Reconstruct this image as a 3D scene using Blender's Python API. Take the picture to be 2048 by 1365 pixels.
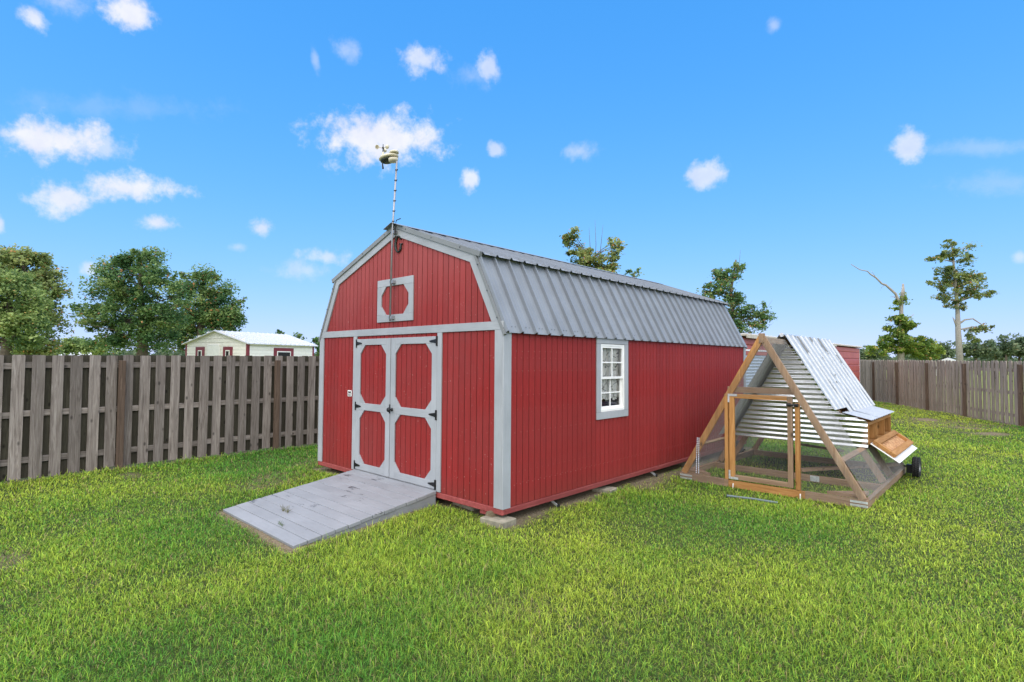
import bpy, math, random
import numpy as np
from mathutils import Vector, Matrix
R = math.radians
for o in list(bpy.data.objects): bpy.data.objects.remove(o)
SC = bpy.context.scene
COL = SC.collection

# ------------------------------------------------------------------ camera
CAM_F, YAW, PITCH, ROLL = 1083.39, -0.7499, 0.0362, 0.0065
CAM_P = Vector((3.7606, -3.9150, 1.615))
cF = Vector((math.sin(YAW)*math.cos(PITCH), math.cos(YAW)*math.cos(PITCH), math.sin(PITCH)))
cR0 = Vector((math.cos(YAW), -math.sin(YAW), 0)); cU0 = cR0.cross(cF)
cR = cR0*math.cos(ROLL) + cU0*math.sin(ROLL); cU = cU0*math.cos(ROLL) - cR0*math.sin(ROLL)
cam = bpy.data.cameras.new('camera'); cam.sensor_width = 36; cam.lens = 36*CAM_F/2048
cam.clip_start = 0.05; cam.clip_end = 3000
camo = bpy.data.objects.new('camera', cam); COL.objects.link(camo)
M = Matrix((cR, cU, -cF)).transposed().to_4x4(); M.translation = CAM_P; camo.matrix_world = M
SC.camera = camo
def pix(px, py, d):                       # photo pixel -> point at depth d along the view axis
    return CAM_P + cF*d + cR*((px-1024)/CAM_F*d) - cU*((py-682.5)/CAM_F*d)
def pixdir(px, py):
    return (cF*CAM_F + cR*(px-1024) - cU*(py-682.5)).normalized()

# ------------------------------------------------------------------ sky and sun
SUN_EL, SUN_AZ = R(62), R(148)            # azimuth clockwise from +Y
W = bpy.data.worlds.new('World'); SC.world = W; W.use_nodes = True
nt = W.node_tree; nt.nodes.clear(); L = nt.links.new
def N(t, **kw):
    n = nt.nodes.new(t)
    for k, v in kw.items(): setattr(n, k, v)
    return n
out = N('ShaderNodeOutputWorld'); bg = N('ShaderNodeBackground'); bg.inputs[1].default_value = 0.072
sky = N('ShaderNodeTexSky', sky_type='NISHITA', sun_disc=False, sun_elevation=SUN_EL, sun_rotation=SUN_AZ,
        air_density=0.9, dust_density=0.15, ozone_density=5.0)
# grade of the Nishita colour: soft shoulder towards the horizon, deeper blue overhead
sep = N('ShaderNodeSeparateColor'); L(sky.outputs[0], sep.inputs[0]); hs = N('ShaderNodeCombineColor')
for ch, gain, ex in ((0, .57, 1.64), (1, 1.26, .86), (2, 2.55, .5)):
    dv = N('ShaderNodeMath', operation='MULTIPLY_ADD'); L(sep.outputs[ch], dv.inputs[0]); dv.inputs[1].default_value = 1/3.5; dv.inputs[2].default_value = 1
    q = N('ShaderNodeMath', operation='DIVIDE'); L(sep.outputs[ch], q.inputs[0]); L(dv.outputs[0], q.inputs[1])
    pw_ = N('ShaderNodeMath', operation='POWER'); L(q.outputs[0], pw_.inputs[0]); pw_.inputs[1].default_value = ex
    g_ = N('ShaderNodeMath', operation='MULTIPLY'); L(pw_.outputs[0], g_.inputs[0]); g_.inputs[1].default_value = gain; L(g_.outputs[0], hs.inputs[ch])
tc = N('ShaderNodeTexCoord')
n1 = N('ShaderNodeTexNoise'); n1.inputs['Scale'].default_value = 30; n1.inputs['Detail'].default_value = 7; n1.inputs['Roughness'].default_value = .62
L(tc.outputs['Generated'], n1.inputs['Vector'])
n2 = N('ShaderNodeTexNoise'); n2.inputs['Scale'].default_value = 9; n2.inputs['Detail'].default_value = 3
L(tc.outputs['Generated'], n2.inputs['Vector'])
nm = N('ShaderNodeMath', operation='MULTIPLY_ADD'); L(n1.outputs[0], nm.inputs[0]); nm.inputs[1].default_value = 2.9; nm.inputs[2].default_value = -1.86
nm2 = N('ShaderNodeMath', operation='MULTIPLY_ADD'); L(n2.outputs[0], nm2.inputs[0]); nm2.inputs[1].default_value = .9; L(nm.outputs[0], nm2.inputs[2])
CLOUDS = [(125,277,105,34,1),(205,290,55,22,.6),(250,377,92,24,.95),(122,398,52,26,.9),(310,447,40,15,.85),(258,18,44,28,1),(70,38,24,20,.85),
 (120,4,50,20,.5),(765,278,112,44,1.15),(525,456,20,14,.75),(848,120,42,24,.75),(695,98,26,20,.4),(630,118,7,20,.35),(978,133,24,20,.65),
 (940,152,36,20,.25),(992,300,18,13,.65),(940,357,16,19,.85),(658,513,46,15,.6),(608,540,52,18,.45),(475,495,18,8,.4),(1160,303,28,13,.45),
 (1410,350,34,22,.75),(1822,292,26,24,.75),(1965,295,130,14,.22),(2000,365,110,18,.2),(1548,52,12,12,.4),(230,215,190,24,.13),(182,538,20,16,.6),
 (-4,445,12,16,.7),(2040,515,12,10,.45),(2200,120,80,30,.8),(2350,330,100,30,.8),(-180,190,90,34,.9),(-330,400,110,30,.8),(600,-160,100,40,.9),
 (1300,-220,90,40,.8),(1750,-120,60,26,.5),(2700,250,120,40,.8),(-700,250,120,40,.8),(300,-300,100,40,.8)]
acc = None
for px, py, a, b, s in CLOUDS:
    d = pixdir(px, py); r_ = cR-d*d.dot(cR); ra = r_.length; r_.normalize(); u_ = r_.cross(d)
    sc_ = d.dot(cF)/CAM_F
    mp = N('ShaderNodeMapping', vector_type='TEXTURE'); mp.inputs['Location'].default_value = d
    mp.inputs['Rotation'].default_value = Matrix((r_, u_, -d)).transposed().to_euler()
    mp.inputs['Scale'].default_value = (a*sc_*1.06*ra, b*sc_*1.12, .5)
    L(tc.outputs['Generated'], mp.inputs['Vector'])
    ln = N('ShaderNodeVectorMath', operation='LENGTH'); L(mp.outputs[0], ln.inputs[0])
    ad = N('ShaderNodeMath', operation='ADD'); L(ln.outputs['Value'], ad.inputs[0]); L(nm2.outputs[0], ad.inputs[1])
    mr = N('ShaderNodeMapRange', interpolation_type='SMOOTHSTEP'); L(ad.outputs[0], mr.inputs[0])
    for k, v in ((1, 1.40), (2, .28 if s > .5 else -.1), (3, 0), (4, min(s, 1.0))): mr.inputs[k].default_value = v
    if acc is None: acc = mr.outputs[0]
    else:
        mx = N('ShaderNodeMath', operation='MAXIMUM'); L(acc, mx.inputs[0]); L(mr.outputs[0], mx.inputs[1]); acc = mx.outputs[0]
n3 = N('ShaderNodeTexNoise'); n3.inputs['Scale'].default_value = 26; n3.inputs['Detail'].default_value = 5
L(tc.outputs['Generated'], n3.inputs['Vector'])
ccol = N('ShaderNodeMix', data_type='RGBA'); L(n3.outputs[0], ccol.inputs[0])
ccol.inputs[6].default_value = (2.1, 2.3, 3.0, 1); ccol.inputs[7].default_value = (3.5, 3.5, 3.6, 1)
mixc = N('ShaderNodeMix', data_type='RGBA'); L(acc, mixc.inputs[0]); L(hs.outputs[0], mixc.inputs[6]); L(ccol.outputs[2], mixc.inputs[7])
L(mixc.outputs[2], bg.inputs[0]); L(bg.outputs[0], out.inputs[0])
sun = bpy.data.lights.new('sun', 'SUN'); sun.energy = 1.5; sun.angle = R(125); sun.color = (1, .88, .70)
suno = bpy.data.objects.new('sun', sun); COL.objects.link(suno)
sdir = Vector((math.sin(SUN_AZ)*math.cos(SUN_EL), math.cos(SUN_AZ)*math.cos(SUN_EL), math.sin(SUN_EL)))
suno.rotation_euler = sdir.to_track_quat('Z', 'Y').to_euler()
vs = SC.view_settings; vs.view_transform = 'Standard'; vs.look = 'None'; vs.gamma = 1; vs.use_curve_mapping = False
vs.exposure = 2.1
try:
    SC.cycles.max_bounces = 6; SC.cycles.diffuse_bounces = 3; SC.cycles.glossy_bounces = 3; SC.cycles.transparent_max_bounces = 12
    SC.cycles.caustics_reflective = False; SC.cycles.caustics_refractive = False
except Exception: pass

# ------------------------------------------------------------------ materials
MATS = {}
def srgb(r, g, b):
    f = lambda c: (c/255/12.92 if c/255 <= .04045 else ((c/255+.055)/1.055)**2.4)
    return (f(r), f(g), f(b), 1)
class MT:
    def __init__(s, name, rough=.6, metal=0, spec=.5):
        s.m = bpy.data.materials.new(name); s.m.use_nodes = True; s.t = s.m.node_tree
        s.b = s.t.nodes['Principled BSDF']; s.b.inputs['Roughness'].default_value = rough
        s.b.inputs['Metallic'].default_value = metal; s.b.inputs['Specular IOR Level'].default_value = spec
        MATS[name] = s.m
    def n(s, t, **kw):
        n = s.t.nodes.new(t)
        for k, v in kw.items(): setattr(n, k, v)
        return n
    def l(s, a, b): s.t.links.new(a, b)
    def vec(s, scale=(1, 1, 1), rand=True):
        tc = s.n('ShaderNodeTexCoord'); mp = s.n('ShaderNodeMapping'); mp.inputs['Scale'].default_value = scale
        s.l(tc.outputs['Object'], mp.inputs['Vector'])
        if rand:
            oi = s.n('ShaderNodeObjectInfo'); mu = s.n('ShaderNodeVectorMath', operation='SCALE')
            mu.inputs[0].default_value = (37.1, 53.7, 71.3); s.l(oi.outputs['Random'], mu.inputs['Scale'])
            s.l(mu.outputs[0], mp.inputs['Location'])
        return mp.outputs[0]
    def noise(s, v, scale, detail=4, rough=.55, dist=0):
        n = s.n('ShaderNodeTexNoise'); n.inputs['Scale'].default_value = scale; n.inputs['Detail'].default_value = detail
        n.inputs['Roughness'].default_value = rough; n.inputs['Distortion'].default_value = dist
        s.l(v, n.inputs['Vector']); return n.outputs[0]
    def ramp(s, f, stops):
        r = s.n('ShaderNodeValToRGB'); e = r.color_ramp.elements
        while len(e) < len(stops): e.new(.5)
        for i, (p, c) in enumerate(stops):
            e[i].position = p; e[i].color = c if len(c) == 4 else (*c, 1)
        s.l(f, r.inputs[0]); return r.outputs[0]
    def mix(s, f, a, b, mode='MIX'):
        m = s.n('ShaderNodeMix', data_type='RGBA', blend_type=mode)
        for v, i in ((f, 0), (a, 6), (b, 7)):
            if hasattr(v, 'is_output'): s.l(v, m.inputs[i])
            else: m.inputs[i].default_value = v if i == 0 else (tuple(v) if len(v) == 4 else (*v, 1))
        return m.outputs[2]
    def bump(s, h, strength=.3, dist=.002):
        b = s.n('ShaderNodeBump'); b.inputs['Strength'].default_value = strength; b.inputs['Distance'].default_value = dist
        s.l(h, b.inputs['Height']); s.l(b.outputs[0], s.b.inputs['Normal'])
    def col(s, c):
        if hasattr(c, 'is_output'): s.l(c, s.b.inputs['Base Color'])
        else: s.b.inputs['Base Color'].default_value = c if len(c) == 4 else (*c, 1)
    def rnd(s, c, lo=.88, hi=1.1):
        oi = s.n('ShaderNodeObjectInfo'); mr = s.n('ShaderNodeMapRange'); mr.inputs[3].default_value = lo; mr.inputs[4].default_value = hi
        s.l(oi.outputs['Random'], mr.inputs[0]); v = s.n('ShaderNodeHueSaturation'); s.l(mr.outputs[0], v.inputs['Value'])
        s.l(c, v.inputs['Color']); return v.outputs[0]
BLK = (0, 0, 0, 1); WHT = (1, 1, 1, 1)
def mat_plain(name, c, rough=.6, metal=0, var=.15, scale=8, bump=0):
    m = MT(name, rough, metal); v = m.vec()
    f = m.noise(v, scale, 5); lo = tuple(x*(1-var) for x in c[:3]); hi = tuple(min(1, x*(1+var)) for x in c[:3])
    m.col(m.ramp(f, [(.3, lo), (.7, hi)]))
    if bump: m.bump(f, bump)
    return m.m
def mat_siding(name, c):
    m = MT(name, .6, 0, .22); v = m.vec((1, 1, .12)); vb = m.vec((1, 1, 1), False)
    g = m.noise(v, 60, 6, .65, .6); big = m.noise(vb, 1.1, 4)
    base = m.ramp(g, [(.25, tuple(x*.80 for x in c)), (.5, c), (.8, tuple(min(1, x*1.2) for x in c))])
    base = m.mix(m.ramp(big, [(.35, BLK), (.7, (.55, .55, .55, 1))]), base, tuple(min(1, x*.72+.035) for x in c))
    sp = m.noise(vb, 55, 2, .4)
    base = m.mix(m.ramp(sp, [(.735, BLK), (.76, (.8, .8, .8, 1))]), base, (.45, .28, .25, 1))
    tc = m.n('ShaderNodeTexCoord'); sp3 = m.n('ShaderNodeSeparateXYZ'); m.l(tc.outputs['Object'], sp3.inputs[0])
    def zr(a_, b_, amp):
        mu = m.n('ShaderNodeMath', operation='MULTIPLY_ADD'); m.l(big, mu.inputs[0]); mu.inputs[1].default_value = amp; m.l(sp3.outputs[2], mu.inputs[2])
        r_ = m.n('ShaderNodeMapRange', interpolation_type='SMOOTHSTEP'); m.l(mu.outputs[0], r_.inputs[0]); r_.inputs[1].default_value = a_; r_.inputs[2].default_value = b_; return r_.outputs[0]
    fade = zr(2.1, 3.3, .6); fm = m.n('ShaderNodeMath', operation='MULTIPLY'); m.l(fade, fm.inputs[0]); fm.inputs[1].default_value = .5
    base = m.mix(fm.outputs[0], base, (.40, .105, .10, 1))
    du = zr(.62, .30, .5); dm = m.n('ShaderNodeMath', operation='MULTIPLY'); m.l(du, dm.inputs[0]); m.l(m.noise(vb, 30, 5, .7), dm.inputs[1])
    dm2 = m.n('ShaderNodeMath', operation='MULTIPLY'); m.l(dm.outputs[0], dm2.inputs[0]); dm2.inputs[1].default_value = .55
    base = m.mix(dm2.outputs[0], base, (.13, .055, .04, 1))
    m.col(m.rnd(base, .93, 1.07)); m.bump(g, .5, .003); return m.m
def mat_paint(name, c, axis=2, worn=0, wornc=(.03, .035, .04)):
    m = MT(name, .55); sc = [1, 1, 1]; sc[axis] = .08; v = m.vec(tuple(sc)); vb = m.vec()
    g = m.noise(v, 70, 6, .6, .4); big = m.noise(vb, 2.2, 5)
    base = m.ramp(big, [(.3, tuple(x*.86 for x in c)), (.7, tuple(min(1, x*1.08) for x in c))])
    base = m.mix(m.ramp(g, [(.35, (.35, .35, .35, 1)), (.5, BLK)]), base, tuple(x*.72 for x in c))
    if worn:
        sw = [1, 1, 1]; sw[axis] = .3; vw = m.vec(tuple(sw)); k = m.noise(vw, 16, 6, .75); k2 = m.noise(vb, 1.6, 2)
        mu = m.n('ShaderNodeMath', operation='MULTIPLY'); m.l(k, mu.inputs[0]); m.l(k2, mu.inputs[1])
        base = m.mix(m.ramp(mu.outputs[0], [(.355-worn, BLK), (.385-worn, (.85, .85, .85, 1))]), base, wornc)
    m.col(m.rnd(base, .95, 1.04)); m.bump(g, .35, .002); return m.m
def mat_wood(name, dark, mid, light, axis=2, knots=True, rv=(.85, 1.12)):
    m = MT(name, .8, 0, .25); sc = [1, 1, 1]; sc[axis] = .06; v = m.vec(tuple(sc))
    g = m.noise(v, 38, 8, .68, .9); g2 = m.noise(v, 7, 4, .6, 1.2)
    base = m.ramp(g, [(.28, dark), (.5, mid), (.74, light)])
    base = m.mix(m.ramp(g2, [(.38, (.55, .55, .55, 1)), (.6, BLK)]), base, tuple(x*.62 for x in mid))
    if knots:
        s2 = [1, 1, 1]; s2[axis] = .55; vk = m.vec(tuple(s2)); vo = m.n('ShaderNodeTexVoronoi'); vo.inputs['Scale'].default_value = 6.5
        m.l(vk, vo.inputs['Vector'])
        base = m.mix(m.ramp(vo.outputs['Distance'], [(.06, (.85, .85, .85, 1)), (.15, BLK)]), base, tuple(x*.22 for x in mid))
    m.col(m.rnd(base, *rv)); m.bump(g, .6, .004); return m.m
RED = (.272, .0195, .0180)
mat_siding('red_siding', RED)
mat_plain('groove_shade', (.08, .009, .008), .85)  # dark backing colour paints shade into the siding grooves
mat_wood('red_rim', (.20, .035, .035), (.30, .065, .06), (.36, .10, .09), 1, False)
GREY = (.37, .385, .41)
for nme, ax in (('grey_trim_z', 2), ('grey_trim_x', 0), ('grey_trim_y', 1)): mat_paint(nme, GREY, ax)
mat_paint('ramp_paint', (.275, .287, .308), 0, .006, (.05, .052, .058))
mat_paint('ramp_side_paint', (.25, .265, .28), 1, .008, (.05, .052, .058))
def mat_metal_paint(name, c, rough=.38):
    m = MT(name, rough, 0, .35); v = m.vec((1, 1, 1)); a = m.noise(v, 3, 4); b = m.noise(v, 90, 2)
    base = m.ramp(a, [(.3, tuple(x*.9 for x in c)), (.7, tuple(x*1.08 for x in c))])
    m.col(m.rnd(base, .95, 1.05)); m.bump(b, .04, .002)
    return m.m
mat_metal_paint('roof_metal', (.22, .24, .27), .4)
mat_metal_paint('rake_metal', (.22, .23, .235), .5)
def mat_galv(name, patches=False):
    m = MT(name, .46 if not patches else .45, .7 if not patches else .45); v = m.vec(); vo = m.n('ShaderNodeTexVoronoi'); vo.inputs['Scale'].default_value = 55; m.l(v, vo.inputs['Vector'])
    a = m.noise(v, 4, 4); base = m.ramp(vo.outputs['Color'], [(.2, (.60, .63, .66) if not patches else (.40, .415, .43)), (.8, (.80, .82, .84) if not patches else (.50, .515, .53))])
    base = m.mix(m.ramp(a, [(.4, BLK), (.7, (.4, .4, .4, 1))]), base, (.55, .57, .58, 1))
    if patches:
        tc = m.n('ShaderNodeTexCoord'); mp = m.n('ShaderNodeMapping'); mp.inputs['Scale'].default_value = (0, 5.2, 2.3)
        m.l(tc.outputs['Object'], mp.inputs[0]); vp = m.n('ShaderNodeTexVoronoi'); vp.inputs['Scale'].default_value = 1; m.l(mp.outputs[0], vp.inputs['Vector'])
        mp2 = m.n('ShaderNodeMapping'); mp2.inputs['Scale'].default_value = (0, 1, .45); m.l(tc.outputs['Object'], mp2.inputs[0]); k = m.noise(mp2.outputs[0], 30, 4, .6)
        ad = m.n('ShaderNodeMath', operation='MULTIPLY_ADD'); m.l(k, ad.inputs[0]); ad.inputs[1].default_value = .75; m.l(vp.outputs['Distance'], ad.inputs[2])
        f = m.ramp(ad.outputs[0], [(.655, WHT), (.67, BLK)]); base = m.mix(f, base, (.16, .165, .17, 1))
        m.l(m.ramp(ad.outputs[0], [(.655, BLK), (.67, (.25, .25, .25, 1))]), m.b.inputs['Metallic'])
    m.col(base); return m.m
mat_galv('galvanised'); mat_galv('galvanised_worn', True)
mat_plain('corrugated_iron', (.80, .81, .82), .24, 1.0, .06, 5)
for nme, ax in (('fence_wood_z', 2), ('fence_wood_y', 1)):
    mat_wood(nme, (.07, .054, .045), (.235, .20, .175), (.40, .36, .325), ax, rv=(.72, 1.22))
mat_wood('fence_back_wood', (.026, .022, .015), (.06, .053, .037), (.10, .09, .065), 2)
mat_wood('fence_far_wood', (.13, .105, .085), (.30, .255, .215), (.43, .385, .335), 2)
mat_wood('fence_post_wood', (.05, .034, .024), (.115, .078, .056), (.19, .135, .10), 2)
for nme, ax in (('coop_wood_z', 2), ('coop_wood_x', 0), ('coop_wood_y', 1)):
    mat_wood(nme, (.16, .095, .055), (.31, .205, .13), (.42, .31, .215), ax)
for nme, ax in (('cedar_z', 2), ('cedar_x', 0), ('cedar_y', 1)):
    mat_wood(nme, (.24, .105, .03), (.44, .215, .07), (.56, .32, .13), ax)
mat_wood('shed_skid_wood', (.10, .07, .04), (.18, .14, .09), (.26, .21, .14), 1)
m = MT('osb', .8); v = m.vec(); vo = m.n('ShaderNodeTexVoronoi'); vo.inputs['Scale'].default_value = 38; m.l(v, vo.inputs['Vector'])
m.col(m.ramp(vo.outputs['Color'], [(.1, (.26, .11, .035)), (.5, (.46, .23, .09)), (.9, (.60, .36, .17))]))
mat_plain('white_paint', (.86, .85, .83), .4, 0, .05)
mat_plain('black_iron', (.012, .012, .014), .45, .3)
mat_plain('dark_bronze', (.045, .05, .045), .5, .6)
mat_plain('concrete', (.26, .235, .175), .9, 0, .3, 14, .5)
mat_plain('rubber', (.012, .012, .013), .75)
mat_plain('wheel_rim', (.50, .51, .53), .35, .4)
mat_plain('dark_inside', (.012, .012, .014), .9)
mat_plain('beige_plastic', (.60, .54, .40), .45)
mat_plain('pole_steel', (.34, .34, .36), .4, .6)
mat_plain('wire', (.24, .24, .235), .6, .2)
mat_plain('white_rope', (.70, .68, .64), .9)
mat_plain('screw', (.10, .11, .125), .5, .5)
mat_plain('beige_fascia', (.52, .47, .38), .6)
mat_plain('navy_cloth', (.012, .018, .05), .9)
mat_plain('blue_grey_pipe', (.13, .17, .18), .6)
m = MT('chain_stripe', .6); tcx = m.n('ShaderNodeTexCoord'); wv = m.n('ShaderNodeTexWave', bands_direction='Z'); wv.inputs['Scale'].default_value = 13
m.l(tcx.outputs['Object'], wv.inputs[0]); m.col(m.ramp(wv.outputs[0], [(.45, (.12, .13, .2)), (.55, (.75, .76, .8))]))
m = MT('curtain', .9); v = m.vec((1, 1, 1), False)
w1 = m.n('ShaderNodeTexVoronoi', feature='DISTANCE_TO_EDGE'); w1.inputs['Scale'].default_value = 8.5; m.l(m.vec((1, 1, .62), False), w1.inputs['Vector'])
lf = m.noise(v, 17, 2, .4)
c = m.mix(m.ramp(w1.outputs[0], [(.012, (.8, .8, .8, 1)), (.03, BLK)]), (.93, .91, .86, 1), (.16, .16, .15, 1))
c = m.mix(m.ramp(lf, [(.66, BLK), (.69, (.9, .9, .9, 1))]), c, (.07, .08, .07, 1)); m.col(c)
m = MT('glass', .02); t = m.t; mo = t.nodes['Material Output']; tr = m.n('ShaderNodeBsdfTransparent'); gl = m.n('ShaderNodeBsdfGlossy'); gl.inputs['Roughness'].default_value = .02
fr_ = m.n('ShaderNodeFresnel'); fr_.inputs[0].default_value = 1.55; ms = m.n('ShaderNodeMixShader'); m.l(fr_.outputs[0], ms.inputs[0]); m.l(tr.outputs[0], ms.inputs[1]); m.l(gl.outputs[0], ms.inputs[2]); m.l(ms.outputs[0], mo.inputs[0])
mat_plain('cream_siding', (.86, .83, .78), .5, 0, .06)
mat_plain('maroon_trim', (.20, .03, .045), .5)
mat_plain('white_roof', (.66, .67, .70), .35, .2, .06)
mat_plain('garage_red', (.46, .115, .095), .5, .1, .12, 3)
mat_plain('garage_door_paint', (.50, .57, .66), .4, .1, .06)
def mat_leaf(name, tl_=.42):
    m = MT(name, .55, 0, .3); at = m.n('ShaderNodeAttribute'); at.attribute_name = 'tint'
    m.col(at.outputs['Color']); tl = m.n('ShaderNodeBsdfTranslucent'); m.l(at.outputs['Color'], tl.inputs[0])
    ms = m.n('ShaderNodeMixShader'); ms.inputs[0].default_value = tl_; mo = m.t.nodes['Material Output']
    m.l(m.b.outputs[0], ms.inputs[1]); m.l(tl.outputs[0], ms.inputs[2]); m.l(ms.outputs[0], mo.inputs[0]); return m.m
mat_leaf('leaves'); mat_leaf('grass_blades', .32)
mat_plain('bark', (.12, .095, .075), .9, 0, .35, 20, .6)
mat_plain('pale_bark', (.30, .275, .25), .9, 0, .25, 12, .5)
mat_plain('twig', (.16, .13, .11), .9)
mat_plain('straw', (.52, .42, .24), .9)

# ------------------------------------------------------------------ mesh helpers
class MB:
    def __init__(s): s.v = []; s.f = []; s.mi = []
    def poly(s, pts, faces, mi=0):
        o = len(s.v); s.v += [tuple(p) for p in pts]; s.f += [tuple(i+o for i in f) for f in faces]; s.mi += [mi]*len(faces); return s
    def box(s, x0, x1, y0, y1, z0, z1, mi=0):
        return s.poly([(x0,y0,z0),(x1,y0,z0),(x1,y1,z0),(x0,y1,z0),(x0,y0,z1),(x1,y0,z1),(x1,y1,z1),(x0,y1,z1)],
                      [(3,2,1,0),(4,5,6,7),(0,1,5,4),(1,2,6,5),(2,3,7,6),(3,0,4,7)], mi)
    def cbox(s, x0, x1, y0, y1, z0, z1, c=.003, mi=0):      # box with chamfered edges on every side
        P = []
        for zc, ins in ((z0, c), (z0+c, 0), (z1-c, 0), (z1, c)):
            P += [(x0+ins, y0+c+ins*0, zc), (x0+c, y0+ins, zc), (x1-c, y0+ins, zc), (x1-ins, y0+c, zc),
                  (x1-ins, y1-c, zc), (x1-c, y1-ins, zc), (x0+c, y1-ins, zc), (x0+ins, y1-c, zc)]
        F = [tuple(range(7, -1, -1)), tuple(range(24, 32))]
        for k in range(3):
            for i in range(8): j = (i+1) % 8; F.append((k*8+i, k*8+j, k*8+8+j, k*8+8+i))
        return s.poly(P, F, mi)
    def beam(s, p0, p1, w, h, up=(0, 0, 1), mi=0):
        p0 = Vector(p0); p1 = Vector(p1); d = (p1-p0).normalized(); up = Vector(up); sd = d.cross(up).normalized(); u = sd.cross(d)
        P = []
        for p in (p0, p1):
            for a, b in ((-1,-1),(1,-1),(1,1),(-1,1)): P.append(p+sd*(a*w/2)+u*(b*h/2))
        return s.poly(P, [(3,2,1,0),(4,5,6,7),(0,1,5,4),(1,2,6,5),(2,3,7,6),(3,0,4,7)], mi)
    def prism(s, poly, axis, a, b, mi=0):                   # polygon in the two other axes, extruded along axis from a to b
        n = len(poly); P = []
        for t in (a, b):
            for u, v in poly: P.append((t,u,v) if axis == 0 else (u,t,v) if axis == 1 else (u,v,t))
        return s.poly(P, [tuple(range(n-1,-1,-1)), tuple(range(n,2*n))]+[(i,(i+1)%n,n+(i+1)%n,n+i) for i in range(n)], mi)
    def tube(s, pts, r, seg=8, mi=0, cap=True):
        pts = [Vector(p) for p in pts]; rr = r if isinstance(r, (list, tuple)) else [r]*len(pts); P = []; F = []
        ref = Vector((0.13, 0.31, 1)).normalized()
        for i, p in enumerate(pts):
            d = (pts[min(i+1, len(pts)-1)]-pts[max(i-1, 0)]).normalized()
            if abs(d.dot(ref)) > .95: ref2 = Vector((1, 0, 0))
            else: ref2 = ref
            a = d.cross(ref2).normalized(); b = d.cross(a)
            for k in range(seg):
                t = 2*math.pi*k/seg; P.append(p+a*(math.cos(t)*rr[i])+b*(math.sin(t)*rr[i]))
        for i in range(len(pts)-1):
            for k in range(seg):
                k2 = (k+1) % seg; F.append((i*seg+k, i*seg+k2, (i+1)*seg+k2, (i+1)*seg+k))
        if cap: F += [tuple(range(seg-1, -1, -1)), tuple(range((len(pts)-1)*seg, len(pts)*seg))]
        return s.poly(P, F, mi)
    def lathe(s, prof, origin, ax, seg=24, mi=0):           # prof: (radius, height) along axis vector
        ax = Vector(ax).normalized(); o = Vector(origin); a = ax.orthogonal().normalized(); b = ax.cross(a); P = []; F = []
        for r, h in prof:
            for k in range(seg):
                t = 2*math.pi*k/seg; P.append(o+ax*h+a*(math.cos(t)*r)+b*(math.sin(t)*r))
        for i in range(len(prof)-1):
            for k in range(seg): k2 = (k+1) % seg; F.append((i*seg+k, i*seg+k2, (i+1)*seg+k2, (i+1)*seg+k))
        return s.poly(P, F, mi)
    def mesh(s, name, mats, smooth=False):
        me = bpy.data.meshes.new(name); me.from_pydata(s.v, [], s.f)
        for m in ([mats] if isinstance(mats, str) else mats): me.materials.append(MATS[m])
        if any(s.mi): me.polygons.foreach_set('material_index', s.mi)
        if smooth: me.polygons.foreach_set('use_smooth', [True]*len(s.f))
        me.update(); return me
    def build(s, name, mats, parent=None, smooth=False, loc=None):
        return link(name, s.mesh(name, mats, smooth), parent, loc)
def link(name, me, parent=None, loc=None):
    o = bpy.data.objects.new(name, me); COL.objects.link(o)
    if parent is not None: o.parent = parent
    if loc is not None: o.location = loc
    return o
def tag(o, label=None, cat=None, group=None, kind=None):
    if label: o['label'] = label
    if cat: o['category'] = cat
    if group: o['group'] = group
    if kind: o['kind'] = kind
    return o
def thing(name, label, cat, group=None, loc=(0, 0, 0)):
    return tag(link(name, None, None, loc), label, cat, group)
rng = random.Random(7); nr = np.random.default_rng(11)
def ss(a, b, x):
    t = np.clip((x-a)/(b-a), 0, 1); return t*t*(3-2*t)
_vg = np.random.default_rng(5).random((256, 256))
def vnoise(x, y, s):
    x = np.asarray(x)*s+100; y = np.asarray(y)*s+100; xi = np.floor(x).astype(int); yi = np.floor(y).astype(int); fx = x-xi; fy = y-yi
    fx = fx*fx*(3-2*fx); fy = fy*fy*(3-2*fy); g = lambda a, b: _vg[a % 256, b % 256]
    return (g(xi,yi)*(1-fx)+g(xi+1,yi)*fx)*(1-fy)+(g(xi,yi+1)*(1-fx)+g(xi+1,yi+1)*fx)*fy
def ground_h(x, y):
    x = np.asarray(x, float); y = np.asarray(y, float)
    t = np.clip(-y, 0, 8); slope = -0.048*t*ss(0, 1.2, t)
    left = ss(-3.3, -5.6, x)
    h = slope*(1-left)-0.08*left*(1-.0*y)
    und = (vnoise(x, y, .55)-.5)*.05+(vnoise(x, y, 1.7)-.5)*.02
    keep = 1-np.exp(-((x-1.0)/3.2)**4-((y-1.5)/4.5)**4)
    return h+und*np.clip(keep, .15, 1)*ss(60, 30, np.hypot(x, y))

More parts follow.
